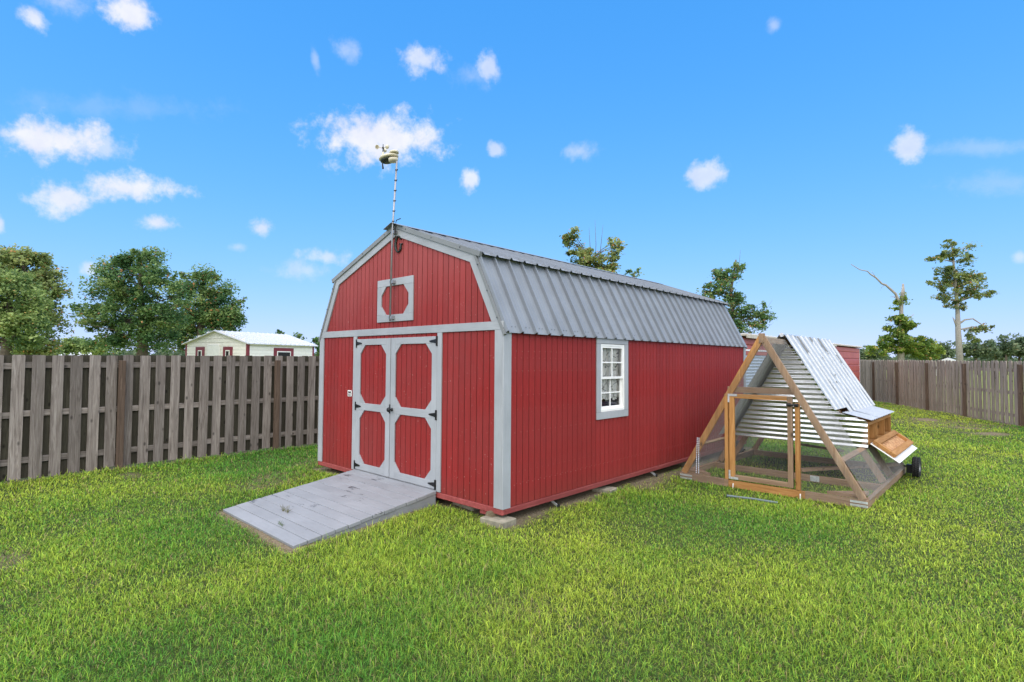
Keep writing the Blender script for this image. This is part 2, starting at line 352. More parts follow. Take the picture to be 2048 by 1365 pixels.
# ------------------------------------------------------------------ ground
FA, FB = Vector((3.866, 15.478)), Vector((1.481, 19.828)); FD = (FB-FA).normalized(); FN = Vector((-FD.y, FD.x))   # right fence line
def side_of_fence(x, y): return (x-FA.x)*FN.x+(y-FA.y)*FN.y       # positive = camera side
if side_of_fence(CAM_P.x, CAM_P.y) < 0: FN = -FN
def bare(x, y):
    x = np.asarray(x, float); y = np.asarray(y, float); n = vnoise(x, y, 2.3)*.6+vnoise(x, y, 6.1)*.4
    def rect(x0, x1, y0, y1, f):
        dx = np.maximum(np.maximum(x0-x, x-x1), 0); dy = np.maximum(np.maximum(y0-y, y-y1), 0); return 1-ss(0, f, np.hypot(dx, dy)+(n-.5)*f*1.3)
    b = rect(-3.7, -.02, .02, 6.6, .22)
    b = np.maximum(b, rect(-.1, .12, 2.4, 6.6, .3)*.85)
    b = np.maximum(b, rect(-2.70, -.965, -1.68, 0, .09))
    for cx, cy, rx, ry, s in ((1.85, 15.7, .55, .6, .95), (2.8, 13.9, .6, .35, .7), (3.25, 12.6, .5, .6, .85), (2.4, 14.9, 1.5, 1.6, .4), (.1, 21.3, .8, .5, .6),
                              (-2.9, -3.4, .45, .25, .5), (-5.6, -1.9, .35, .2, .5), (-3.6, -.7, .8, .5, .35), (-4.2, .3, .9, .7, .35), (1.2, -1.2, .5, .3, .2)):
        b = np.maximum(b, s*(1-ss(.45, 1.05, np.hypot((x-cx)/rx, (y-cy)/ry)+(n-.5)*.9)))
    # strips along fences
    b = np.maximum(b, .8*(1-ss(.02, .16, np.abs(x+6.38)+(n-.5)*.12)))
    fd = np.abs((x-FA.x)*FN.x+(y-FA.y)*FN.y); b = np.maximum(b, .75*(1-ss(.05, .3, fd+(n-.5)*.2)))
    return np.clip(b, 0, 1)
xs = np.concatenate([[-900, -400, -180, -90, -50, -32, -22, -15, -11], np.arange(-9, 8.01, .12), [9.5, 12, 16, 22, 32, 50, 90, 180, 400, 900]])
ys = np.concatenate([[-900, -400, -180, -90, -40, -20, -11, -8], np.arange(-6.5, 24, .15), [25, 27, 30, 36, 46, 60, 90, 150, 300, 600, 1200]])
XX, YY = np.meshgrid(xs, ys); ZZ = ground_h(XX, YY)
co = np.stack([XX.ravel(), YY.ravel(), ZZ.ravel()], 1); nx, ny = len(xs), len(ys)
ii, jj = np.meshgrid(np.arange(nx-1), np.arange(ny-1)); a = (jj*nx+ii).ravel()
fc = np.stack([a, a+1, a+1+nx, a+nx], 1)
me = bpy.data.meshes.new('lawn'); me.from_pydata(co.tolist(), [], fc.tolist()); me.polygons.foreach_set('use_smooth', [True]*len(fc))
at = me.attributes.new('bare', 'FLOAT', 'POINT'); at.data.foreach_set('value', bare(co[:, 0], co[:, 1]).astype('f'))
dist = np.hypot(co[:, 0]-CAM_P.x, co[:, 1]-CAM_P.y)
outside = np.maximum(ss(.1, .6, -(co[:, 0]+6.38)), ss(.1, .6, -((co[:, 0]-FA.x)*FN.x+(co[:, 1]-FA.y)*FN.y)))
at = me.attributes.new('open', 'FLOAT', 'POINT'); at.data.foreach_set('value', np.maximum(outside, ss(20, 26, dist)).astype('f'))
m = MT('lawn_soil', .95, 0, .2); v = m.vec((1, 1, 1), False)
ab = m.n('ShaderNodeAttribute'); ab.attribute_name = 'bare'; ao = m.n('ShaderNodeAttribute'); ao.attribute_name = 'open'
nf = m.noise(v, 45, 6, .7); nb = m.noise(v, 1.3, 4); nf2 = m.noise(v, 9, 5, .65)
th = m.ramp(nf, [(.3, (.025, .04, .010)), (.55, (.055, .08, .02)), (.75, (.12, .125, .045))])
op = m.ramp(nf2, [(.3, (.12, .16, .035)), (.5, (.19, .225, .05)), (.7, (.27, .28, .08))])
so = m.ramp(nf, [(.3, (.10, .072, .045)), (.5, (.20, .155, .10)), (.75, (.31, .26, .185))])
c = m.mix(ao.outputs['Fac'], th, op); c = m.mix(ab.outputs['Fac'], c, so); m.col(c); m.bump(nf, .8, .02)
me.materials.append(m.m); lawn = link('lawn', me); tag(lawn, 'green back yard lawn with bare sandy patches', kind='structure')

# grass blades, all real geometry
def grass(name, label):
    # sample candidate points in the wedge the camera can see (with margin for a step aside), density falling with distance
    P = []
    rings = [(1.9, 3.5, 21000), (3.5, 5, 19000), (5, 7, 12500), (7, 9, 7000), (9, 12, 3600), (12, 16, 1800), (16, 21, 950), (21, 27, 450)]
    az0 = math.atan2(cF.x, cF.y)
    for r0, r1, den in rings:
        half = R(52); area = half*(r1*r1-r0*r0); n = int(area*den*.72)
        r = np.sqrt(nr.random(n)*(r1*r1-r0*r0)+r0*r0); az = az0+(nr.random(n)*2-1)*half
        P.append(np.stack([CAM_P.x+np.sin(az)*r, CAM_P.y+np.cos(az)*r, r], 1))
    P = np.concatenate(P); x, y, d = P.T
    clump = vnoise(x, y, 1.1)*.45+vnoise(x, y, 3.7)*.3+vnoise(x, y, 11)*.25
    keep = (x > -6.34) & (((x-FA.x)*FN.x+(y-FA.y)*FN.y) > .02)
    keep &= ~((x > -3.66) & (x < -.02) & (y > .03) & (y < 6.6)) & ~((x > -2.7) & (x < -.97) & (y > -1.66) & (y < .05)) & ~((x > -5) & (x < -.95) & (y > 9) & (y < 22.4))
    keep &= ~((x > -.2) & (x < .15) & (y > -.13) & (y < .1))
    bb = bare(x, y); keep &= nr.random(len(x)) > bb*.97
    keep &= nr.random(len(x)) < .30+1.1*clump
    x, y, d, clump, bb = x[keep], y[keep], d[keep], clump[keep], bb[keep]; n = len(x)
    z = ground_h(x, y)
    tall = vnoise(x, y, .8)
    ln = (.030+.044*nr.random(n)**1.6)*(.62+.75*clump)*(.8+.5*tall)*(1-.55*bb)*(1+.02*np.clip(d-6, 0, 12))
    right = ss(.2, 1.4, x)*ss(-1, 2, y); ln *= 1-.25*right
    ln *= np.where(nr.random(n) < .02, 1.6, 1)
    ln *= 1+1.1*nr.random(n)*np.maximum(1-ss(.05, .22, np.abs(x+6.33)), 1-ss(.05, .3, np.abs((x-FA.x)*FN.x+(y-FA.y)*FN.y)))
    w = np.maximum(.0023, .00084*d)*(.7+.6*nr.random(n))
    yaw = nr.random(n)*2*np.pi; lean = np.abs(nr.normal(0, 1.05, n))+.25; lean = np.clip(lean, 0, 1.5)
    dx, dy = np.cos(yaw), np.sin(yaw); fa = yaw+np.pi/2+nr.normal(0, .5, n); sx, sy = np.cos(fa), np.sin(fa)
    b = np.stack([x, y, z-.006], 1); h1 = ln*.55; l1 = lean*.55; l2 = np.clip(lean*1.35, 0, 1.5)
    mid = b+np.stack([dx*np.sin(l1)*h1, dy*np.sin(l1)*h1, np.cos(l1)*h1], 1)
    tip = mid+np.stack([dx*np.sin(l2)*ln*.45, dy*np.sin(l2)*ln*.45, np.cos(l2)*ln*.45], 1)
    sv = np.stack([sx, sy, np.zeros(n)], 1)*(w/2)[:, None]
    V = np.stack([b-sv, b+sv, mid+sv*.85, mid-sv*.85, tip], 1).reshape(-1, 3)
    base = np.arange(n)*5
    T = np.stack([base, base+1, base+2, base, base+2, base+3, base+3, base+2, base+4], 1).ravel()
    me = bpy.data.meshes.new(name); me.vertices.add(len(V)); me.vertices.foreach_set('co', V.ravel().astype('f'))
    me.loops.add(len(T)); me.loops.foreach_set('vertex_index', T.astype('i'))
    me.polygons.add(len(T)//3); me.polygons.foreach_set('loop_start', np.arange(0, len(T), 3, dtype='i'))
    k = nr.random(n); mac = vnoise(x+7, y, .45)*.6+vnoise(x, y+3, 1.3)*.4
    yl = np.clip(.34+1.7*(mac-.46)+.35*ss(.3, 3.5, y)*ss(-.5, 2, x)+nr.normal(0, .26, n), 0, 1)
    g0 = np.array([.11, .335, .036]); g1 = np.array([.55, .665, .072]); st = np.array([.48, .37, .17]); dk = np.array([.045, .105, .020])
    c = g0+(g1-g0)*yl[:, None]; far_ = np.clip(1-(d-5)/12, .3, 1); c *= (.95+.90*(nr.random(n)-.5)*far_)[:, None]
    s_ = (k < .06+.25*bb); c[s_] = st*(.6+.6*nr.random(s_.sum()))[:, None]
    q = (k > 1-.15*far_); c[q] = dk*.8
    tint = np.ones((n, 5, 4), 'f'); tint[:, :, :3] = c[:, None, :]*np.array([.30, .30, 1, 1, 1.2])[None, :, None]  # shade between blades put into the tint: dark roots, lighter tips
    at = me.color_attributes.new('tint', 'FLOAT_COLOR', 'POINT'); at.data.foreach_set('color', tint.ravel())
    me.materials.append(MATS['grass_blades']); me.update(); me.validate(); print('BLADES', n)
    return tag(link(name, me), label, 'grass', kind='stuff')
grass('grass', 'short mown green and yellowish grass blades covering the yard')

# ------------------------------------------------------------------ red barn shed
SW, SL = 3.68, 6.56; ZB, ZT, ZU = .147, 1.925, 2.012
PK = (-SW/2, 3.245); KR = (-.42, 2.735); ER = (.0, 1.92)
shed = thing('barn_shed', 'red gambrel roof barn shed with grey trim, metal roof and double doors', 'shed')
BW = .0945
def outline(x):                                   # underside of the roof over x on the gable
    t = -x if x > -SW/2 else SW+x
    kx = .42; px_ = SW/2
    return 1.92+(2.735-1.92)*t/kx if t < kx else 2.735+(3.245-2.735)*(t-kx)/(px_-kx)
def board_front(x0, x1, z0, tops, y0, th, mat, parent, c=.002):
    # siding board in a wall facing -Y: back polygon full width, face narrower, so that a groove stays between boards
    top = tops if isinstance(tops, list) else [(x0, tops), (x1, tops)]
    back = [(x0, z0), (x1, z0)]+[(x, z) for x, z in reversed(top)]
    cx = (x0+x1)/2; face = [(x+(c if x < cx else -c) if abs(x-cx) > 1e-6 else x, z) for x, z in back]; n = len(back)
    P = [(x, y0, z) for x, z in back]+[(x, y0-th+.003, z) for x, z in back]+[(x, y0-th, z) for x, z in face]
    F = [tuple(range(2*n, 3*n))]
    for k in (0, 1): F += [(k*n+i, k*n+(i+1) % n, (k+1)*n+(i+1) % n, (k+1)*n+i) for i in range(n)]
    return MB().poly(P, F).build('siding_board', mat, parent)
G = .0105
# backing walls (groove shade painted as dark colour) behind the boards, window opening left free
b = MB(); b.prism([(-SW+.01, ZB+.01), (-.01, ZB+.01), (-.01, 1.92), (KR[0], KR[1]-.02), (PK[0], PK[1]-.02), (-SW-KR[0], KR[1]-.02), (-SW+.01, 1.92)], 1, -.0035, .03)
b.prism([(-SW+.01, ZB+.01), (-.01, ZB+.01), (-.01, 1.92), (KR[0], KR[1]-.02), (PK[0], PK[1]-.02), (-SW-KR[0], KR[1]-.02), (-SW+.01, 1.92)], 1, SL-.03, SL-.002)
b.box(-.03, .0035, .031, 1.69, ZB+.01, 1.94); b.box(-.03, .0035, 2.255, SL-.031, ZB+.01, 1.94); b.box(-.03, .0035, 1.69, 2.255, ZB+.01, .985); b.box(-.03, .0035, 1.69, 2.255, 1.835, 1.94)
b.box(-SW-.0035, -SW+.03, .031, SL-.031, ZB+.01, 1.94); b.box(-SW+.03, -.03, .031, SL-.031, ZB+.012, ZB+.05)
b.build('wall_backing', 'groove_shade', shed)
# front boards (right and left of the doors, above the doors)
nb = int(round(SW/BW)); bw = SW/nb
for i in range(nb):
    x0, x1 = -SW+i*bw, -SW+(i+1)*bw; a0, a1 = x0+G/2, x1-G/2
    if a1 <= -2.74 or a0 >= -.97: board_front(a0, a1, ZB, ZT+.02, -.0034, .0066, 'red_siding', shed)
    else: board_front(a0, a1, 1.875, ZT+.02, -.0034, .0066, 'red_siding', shed)
    # gable
    xs_ = [a0]+[k for k in (-SW-KR[0], PK[0], KR[0]) if a0 < k < a1]+[a1]
    tp = [(x, min(outline(x)-.012, 9)) for x in xs_]
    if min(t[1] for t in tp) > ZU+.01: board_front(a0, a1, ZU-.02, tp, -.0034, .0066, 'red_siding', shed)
# side boards: one shared mesh each for full height, above and below the window
def side_board_mesh(z0, z1, w, sgn=1):
    c = .002; B = MB(); P = []
    for z in (z0, z1): P += [(.0054*sgn, G/2, z), (.0054*sgn, w-G/2, z), (.009*sgn, w-G/2, z), (.012*sgn, w-G/2-c, z), (.012*sgn, G/2+c, z), (.009*sgn, G/2, z)]
    F = [(5, 4, 3, 2, 1, 0), (6, 7, 8, 9, 10, 11)]+[(i, (i+1) % 6, 6+(i+1) % 6, 6+i) for i in range(6)]
    return B.poly(P, F).mesh('siding_board', 'red_siding')
ns = int(round(SL/BW)); sw = SL/ns
mfull = side_board_mesh(ZB, 1.935, sw); mlow = side_board_mesh(ZB, .93, sw)
mleft = side_board_mesh(ZB, 1.935, sw, -1)
for i in range(ns):
    y0 = i*sw
    link('siding_board', mlow if (y0+sw > 1.66 and y0 < 2.30) else mfull, shed, (-.002, y0, 0))
    link('siding_board', mleft, shed, (-SW+.002, y0, 0))
# rim joist, skids
MB().cbox(-SW-.022, .022, -.024, .012, .085, ZB-.003, .005).build('rim_board', 'red_rim', shed)
MB().cbox(-.012, .024, .014, SL, .087, ZB-.004, .005).build('rim_board', 'red_rim', shed)
MB().cbox(-SW-.024, -SW+.012, .014, SL, .087, ZB-.004, .005).build('rim_board', 'red_rim', shed)
for x in (-.26, -1.25, -2.45, -3.42):
    MB().cbox(x-.045, x+.045, .0, SL-.05, .052, .1435, .006).build('skid', 'shed_skid_wood', shed)
MB().box(-.305, -.213, -.016, -.002, .05, .084).build('skid_end_cap', 'red_rim', shed)
MB().box(-SW+.03, -.03, .05, SL-.05, .144, .156).build('floor_deck', 'shed_skid_wood', shed)
# trim
T = .018
def trim(x0, x1, z0, z1, mat, y=-.0105, th=T, parent=shed, name='trim_board'):
    return MB().cbox(x0, x1, y-th, y, z0, z1, .0025).build(name, mat, parent)
trim(-.100, .010, ZB-.004, ZT-.001, 'grey_trim_z', name='corner_trim'); trim(-SW-.010, -SW+.085, ZB-.004, ZT-.001, 'grey_trim_z', name='corner_trim')
MB().cbox(.0105, .028, -.0285, .088, ZB-.004, 1.915, .0025).build('corner_trim', 'grey_trim_z', shed)
MB().cbox(-SW-.028, -SW-.0105, -.0285, .088, ZB-.004, 1.915, .0025).build('corner_trim', 'grey_trim_z', shed)
MB().cbox(.0105, .028, SL-.09, SL, ZB-.004, 1.915, .0025).build('corner_trim', 'grey_trim_z', shed)
trim(-SW-.02, .02, ZT, ZU, 'grey_trim_x', name='band_trim')
def rake(p, q, w, name, mat, y0, y1, off=0):                # board following the gable edge, w wide, below line p-q
    p = Vector(p); q = Vector(q); d = (q-p).normalized(); n = Vector((d.y, -d.x))
    if n.y > 0: n = -n
    P = [p+n*off, q+n*off, q+n*(off+w), p+n*(off+w)]
    return MB().prism([tuple(t) for t in P], 1, y0, y1).build(name, mat, shed)
def rake_poly(pts, name, mat, y0, y1): return MB().prism(pts, 1, y0, y1).build(name, mat, shed)
mir = lambda pts: [(-SW-x, z) for x, z in pts]
tw = .088
up_o = [KR, PK]; 
# mitred trim polygons: upper and lower rake boards, right then left
ud = (Vector(PK)-Vector(KR)).normalized(); un = Vector((ud.y, -ud.x)); un = un if un.y < 0 else -un
ld = (Vector(KR)-Vector(ER)).normalized(); ln_ = Vector((ld.y, -ld.x)); ln_ = ln_ if ln_.x < 0 else -ln_
def isect(p, d, q, e):
    t = ((q.x-p.x)*e.y-(q.y-p.y)*e.x)/(d.x*e.y-d.y*e.x); return p+d*t
ik = isect(Vector(KR)+un*tw, ud, Vector(ER)+ln_*tw, ld)
pk_in = Vector((PK[0], PK[1]-tw/ abs(un.y)))
ebot = Vector((.0, ZU+.001)); kb = isect(Vector(ER), ld, ebot, Vector((1, 0))); kb2 = isect(Vector(ER)+ln_*tw, ld, ebot, Vector((1, 0)))
up_poly = [KR, PK, tuple(pk_in), tuple(ik)]; lo_poly = [tuple(isect(Vector(ER), ld, Vector((0, ZU+.001)), Vector((1, 0)))), KR, tuple(ik), tuple(kb2)]
for pl in (up_poly, mir(up_poly)): rake_poly(pl, 'rake_trim', 'grey_trim_x', -.0285, -.0105)
for pl in (lo_poly, mir(lo_poly)): rake_poly(pl, 'rake_trim', 'grey_trim_z', -.0285, -.0105)
# metal rake edge: strip on the face above the wooden trim
mo = .055
def off_line(p, d, n, o): return Vector(p)-n*o
ko = isect(Vector(KR)-un*mo, ud, Vector(ER)-ln_*.03, ld); po = Vector((PK[0], PK[1]+mo/abs(un.y)))
e_out = Vector(ER)-ln_*.03+ld*(-.03)
upm = [tuple(Vector(KR)+ud*(-.10)), PK, tuple(po), tuple(Vector(KR)-un*mo+ud*(-.10))]
lom = [tuple(Vector(ER)+ld*(-.06)), tuple(Vector(KR)+ld*.02), tuple(Vector(KR)+ld*.02-ln_*.03), tuple(Vector(ER)+ld*(-.06)-ln_*.03)]
for pl in (upm, mir(upm)): rake_poly(pl, 'rake_flashing', 'rake_metal', -.045, -.006)
for pl in (lom, mir(lom)): rake_poly(pl, 'rake_flashing', 'rake_metal', -.040, -.006)
for pl in (upm, lom, mir(upm), mir(lom)): rake_poly(pl, 'rake_flashing', 'rake_metal', SL+.004, SL+.03)
# ---- roof panels
def roof_panel(width, length, rh):
    # local x along the eave, local y up the slope, z out of the slope; ribs every 0.2143
    prof = []; p = width/3
    for k in range(3):
        o = k*p
        prof += [(o, 0.0), (o+.0015, rh), (o+.020, rh), (o+.046, 0), (o+.092, 0), (o+.098, .003), (o+.106, 0), (o+.148, 0), (o+.154, .003), (o+.162, 0)]
    prof.append((width-.0005, 0))
    P = []; n = len(prof)
    for yy in (0, length):
        for x, z in prof: P.append((x, yy, z))
        for x, z in prof: P.append((x, yy, z-.0025))
    F = []
    for i in range(n-1):
        F += [(i, i+1, 2*n+i+1, 2*n+i), (n+i+1, n+i, 3*n+i, 3*n+i+1), (i, n+i, n+i+1, i+1), (2*n+i, 2*n+i+1, 3*n+i+1, 3*n+i)]
    return MB().poly(P, F).mesh('roof_panel', 'roof_metal')
NP = 10; pw = (SL+.05)/NP
low0 = Vector(ER)-ln_*.034+ld*(-.045); low1 = Vector(KR)-ln_*.034+ld*.03
up0 = Vector(KR)-un*.034+ud*(-.105); up1 = Vector(PK)-un*.034+ud*(-.005)
ml = roof_panel(pw, (low1-low0).length, .036); mu_ = roof_panel(pw, (up1-up0).length, .018)
def put_panels(me, p0, d, mirror):
    for k in range(NP):
        o = link('roof_panel', me, shed)
        X = Vector((0, 1, 0)); Yv = Vector((d.x, 0, d.y)); p = Vector((p0.x, 0, p0.y)); y = -.022+k*pw
        if mirror: Yv.x = -Yv.x; p.x = -SW-p.x; X = -X; y += pw
        Z = X.cross(Yv); mm = Matrix((X, Yv, Z)).transposed().to_4x4(); mm.translation = (p.x, y, p.z); o.matrix_world = mm
for mr_ in (False, True):
    put_panels(ml, low0, ld, mr_); put_panels(mu_, up0, ud, mr_)
# sealing sheets under the panels (roof deck), so that no sky shows through
rake_poly([(.035, 1.90), (KR[0]+.02, KR[1]-.005), (PK[0], PK[1]-.01), (-SW-KR[0]-.02, KR[1]-.005), (-SW-.035, 1.90), (-SW+.02, 1.93), (-SW-KR[0]+.02, KR[1]-.06), (PK[0], PK[1]-.06), (KR[0]-.02, KR[1]-.06), (-.02, 1.93)], 'roof_deck', 'shed_skid_wood', .004, SL-.004)
# closure wood strip between lower and upper roof at the knee
for s in (1, -1):
    x0, x1 = sorted([KR[0]-.02, KR[0]+.045]) if s == 1 else sorted([-SW-KR[0]+.02, -SW-KR[0]-.045])
    MB().box(x0, x1, .0, SL, KR[1]-.02, KR[1]+.006).build('knee_fascia', 'rake_metal', shed)
# ridge cap
rc = Vector(PK)-un*.078; a1_ = (PK[0]+.17, PK[1]+.064-.17*abs(ud.y/ud.x)); top = (PK[0], PK[1]+.062)
cap = [(a1_[0], a1_[1]), top, (-SW-a1_[0], a1_[1]), (-SW-a1_[0], a1_[1]-.004), (PK[0], top[1]-.004), (a1_[0], a1_[1]-.004)]
MB().prism(cap, 1, -.10, SL+.04).build('ridge_cap', 'roof_metal', shed)
# screws on the lower roof and rake flashing, joined
s_ = MB()
for k in range(31):
    y = .02+k*.2143
    for t in (.07,): 
        p = low0+ld*(t*(low1-low0).length/1.0 if t > .5 else .07); q = p-ln_*.004
        s_.lathe([(.0001, .004), (.004, .004), (.005, 0)], (q.x, y+.075, q.y), (-ln_.x, 0, -ln_.y), 6)
        s_.lathe([(.0001, .004), (.004, .004), (.005, 0)], (q.x, y+.125, q.y), (-ln_.x, 0, -ln_.y), 6)
for t in (.15, .5, .85):
    for mrr in (0, 1):
        for (p, q, n_, o_) in ((Vector(KR), Vector(PK), un, .03), (Vector(ER), Vector(KR), ln_, .012)):
            c_ = p.lerp(q, t)-n_*o_; x = c_.x if not mrr else -SW-c_.x
            s_.lathe([(.0001, .006), (.007, .005), (.008, 0)], (x, -.046, c_.y), (0, -1, 0), 6)
tag(s_.build('screws', 'screw', shed), kind='stuff')

# ---- doors
def octa(x0, x1, z0, z1, cx, cz): return [(x0, z0+cz), (x0+cx, z0), (x1-cx, z0), (x1, z0+cz), (x1, z1-cz), (x1-cx, z1), (x0+cx, z1), (x0, z1-cz)]
def strap_hinge(parent, x, z, s):
    b = MB(); b.cbox(min(x, x-.018*s), max(x, x-.018*s), -.036, -.029, z-.055, z+.055, .001)
    b.prism([(x, z-.026), (x, z+.026), (x+.115*s, z+.008), (x+.128*s, z), (x+.115*s, z-.008)], 1, -.036, -.0295)
    b.tube([(x-.002*s, -.037, z-.055), (x-.002*s, -.037, z+.055)], .007, 8)
    return b.build('hinge', 'black_iron', parent)
def door(x0, x1, hinge_side):
    d = MB().box(x0, x1, -.0048, -.0036, .172, 1.885).build('door', 'groove_shade', shed)
    nd = int(round((x1-x0)/BW)); w = (x1-x0)/nd
    for i in range(nd): board_front(x0+i*w+G/2, x0+(i+1)*w-G/2, .174, 1.883, -.0047, .0060, 'red_siding', d)
    y, th = -.0108, .018; st = .092
    def tr(a0, a1, z0, z1, mat, nm='door_trim'): return trim(a0, a1, z0, z1, mat, y, th, d, nm)
    tr(x0, x0+st, .172, 1.885, 'grey_trim_z', 'stile'); tr(x1-st, x1, .172, 1.885, 'grey_trim_z', 'stile')
    for z0, z1 in ((.172, .258), (.955, 1.046), (1.806, 1.885)): tr(x0+st, x1-st, z0, z1, 'grey_trim_x', 'rail')
    for z0, z1 in ((.258, .955), (1.046, 1.806)):
        for cx, sx in ((x0+st, 1), (x1-st, -1)):
            for cz, sz in ((z0, 1), (z1, -1)):
                MB().prism([(cx, cz), (cx+.112*sx, cz), (cx, cz+.118*sz)], 1, y-th+.0015, y).build('gusset', 'grey_trim_z', d)
    for z in (1.83, 1.0, .225):
        strap_hinge(d, x0+.006 if hinge_side < 0 else x1-.006, z, 1 if hinge_side < 0 else -1)
    return d
dl = door(-2.700, -1.919, -1); dr = door(-1.905, -1.012, 1)
k = MB(); k.box(-1.925, -1.899, -.0335, -.029, .955, 1.065); k.lathe([(.021, 0), (.021, .008), (.010, .010), (.010, .032), (.026, .038), (.030, .052), (.024, .066), (.001, .070)], (-1.862, -.029, 1.005), (0, -1, 0), 16)
k.build('door_knob', 'black_iron', dr, True)
MB().box(-1.9185, -1.9055, -.0052, -.0037, .172, 1.885).build('door_gap', 'dark_inside', shed)
trim(-2.782, -2.702, ZB+.005, ZT-.001, 'grey_trim_z', name='door_jamb'); trim(-1.010, -.934, ZB+.005, ZT-.001, 'grey_trim_z', name='door_jamb')
trim(-2.702, -1.010, ZB+.002, .170, 'grey_trim_x', -.001, .010, name='threshold')
# ---- loft hatch
hx0, hx1, hz0, hz1 = -2.226, -1.474, 2.088, 2.624
hat = trim(hx0, hx1, hz0, hz0+.088, 'grey_trim_x', name='hatch_frame'); 
trim(hx0, hx1, hz1-.088, hz1, 'grey_trim_x', name='rail', parent=hat)
trim(hx0, hx0+.088, hz0+.089, hz1-.089, 'grey_trim_z', name='stile', parent=hat); trim(hx1-.088, hx1, hz0+.089, hz1-.089, 'grey_trim_z', name='stile', parent=hat)
for cx, sx in ((hx0+.088, 1), (hx1-.088, -1)):
    for cz, sz in ((hz0+.088, 1), (hz1-.088, -1)):
        MB().prism([(cx, cz), (cx+.105*sx, cz), (cx, cz+.115*sz)], 1, -.027, -.0105).build('gusset', 'grey_trim_z', hat)
# ---- window
win = MB(); wy0, wy1, wz0, wz1 = 1.700, 2.247, .992, 1.828
for bx in ((wy0-.088, wy1+.088, .903, wz0-.004), (wy0-.088, wy1+.088, wz1+.004, 1.90)): win.cbox(.0105, .030, bx[0], bx[1], bx[2], bx[3], .0025)
win.cbox(.0105, .030, wy0-.088, wy0-.004, wz0-.002, wz1+.002, .0025); win.cbox(.0105, .030, wy1+.004, wy1+.088, wz0-.002, wz1+.002, .0025)
win = win.build('window', 'grey_trim_z', shed)
f = MB(); fw = .022
f.box(-.05, .022, wy0, wy0+fw, wz0, wz1); f.box(-.05, .022, wy1-fw, wy1, wz0, wz1); f.box(-.05, .022, wy0+fw, wy1-fw, wz1-fw, wz1); f.box(-.05, .026, wy0+fw, wy1-fw, wz0, wz0+.03)
f.build('frame', 'white_paint', win)
zm = 1.405; ym = (wy0+wy1)/2
def sash(x, z0, z1, nm):
    s = MB(); a, b_ = wy0+fw, wy1-fw; e = .026
    s.box(x-.012, x+.012, a, a+e, z0, z1); s.box(x-.012, x+.012, b_-e, b_, z0, z1); s.box(x-.012, x+.012, a+e, b_-e, z0, z0+e*1.15); s.box(x-.012, x+.012, a+e, b_-e, z1-e, z1)
    zc = (z0+z1)/2; s.box(x-.006, x+.006, ym-.008, ym+.008, z0+e*1.15, z1-e); s.box(x-.007, x+.005, a+e, b_-e, zc-.008, zc+.008)
    so = s.build('sash', 'white_paint', win); return so
sash(.006, zm-.012, wz1-fw, 'upper'); sash(-.022, wz0+.03, zm+.012, 'lower')
for x, z0, z1 in ((.0005, zm+.02, wz1-fw-.026), (-.0275, wz0+.06, zm-.014)):
    zc = (z0+z1)/2
    for a, b_ in ((wy0+fw+.02, ym), (ym, wy1-fw-.02)):
        for c0, c1 in ((z0, zc), (zc, z1)):
            MB().poly([(x, a+.0005, c0+.0005), (x, b_-.0005, c0+.0005), (x, b_-.0005, c1-.0005), (x, a+.0005, c1-.0005)], [(0, 1, 2, 3)]).build('pane', 'glass', win)
cu = MB(); P = []; F = []; nn = 60
for i in range(nn+1):
    y = 1.66+.64*i/nn; x = -.058+.013*math.sin(i*.85)+.008*math.sin(i*2.3+1)
    P += [(x, y, 1.13+.015*math.sin(i*.4)), (x*.9-.01, y, 1.80)]
F = [(2*i, 2*i+2, 2*i+3, 2*i+1) for i in range(nn)]
tag(cu.poly(P, F).build('curtain', 'curtain', None, True), 'cream curtain with dark leaf pattern hanging behind the shed window', 'curtain')
tag(MB().cbox(-.42, -.07, 1.66, 2.30, 1.0, 1.10, .02).build('folded_blanket', 'navy_cloth'), 'folded navy cloth lying inside below the shed curtain', 'blanket')
# maker's tag by the door
tg = thing('maker_plate', 'small white maker plate with black emblem beside the shed door', 'sign', None, (0, 0, 0))
MB().cbox(-2.932, -2.830, -.0165, -.0115, 1.116, 1.198, .003).build('plate', 'white_paint', tg)
e = MB(); e.prism([(-2.918, 1.164), (-2.846, 1.160), (-2.846, 1.184), (-2.866, 1.190), (-2.880, 1.176), (-2.898, 1.186), (-2.918, 1.180)], 1, -.0178, -.0166)
for z in (1.150, 1.141, 1.132, 1.124): e.box(-2.92, -2.845, -.0174, -.0166, z, z+.0045)
e.build('emblem', 'black_iron', tg)
# letter G under the ridge
gx, gz = -1.79, 3.043
g = MB(); pts = []; rad = []
for k in range(27):
    t = R(48+k*(278/26)); pts.append((gx+.060*math.cos(t), -.022, gz+.098*math.sin(t))); rad.append(.010+.009*abs(math.cos(t))**1.5)
g.tube(pts, rad, 8)
g.tube([(gx+.044, -.022, gz+.05), (gx+.048, -.022, gz+.095)], [.013, .006], 8)
g.cbox(gx+.042, gx+.062, -.032, -.012, gz-.070, gz-.004, .003); g.cbox(gx+.018, gx+.088, -.031, -.013, gz-.012, gz-.001, .003)
tag(g.build('letter_sign', 'dark_bronze', None, True), 'dark metal letter G mounted under the shed ridge behind the pole', 'letter')
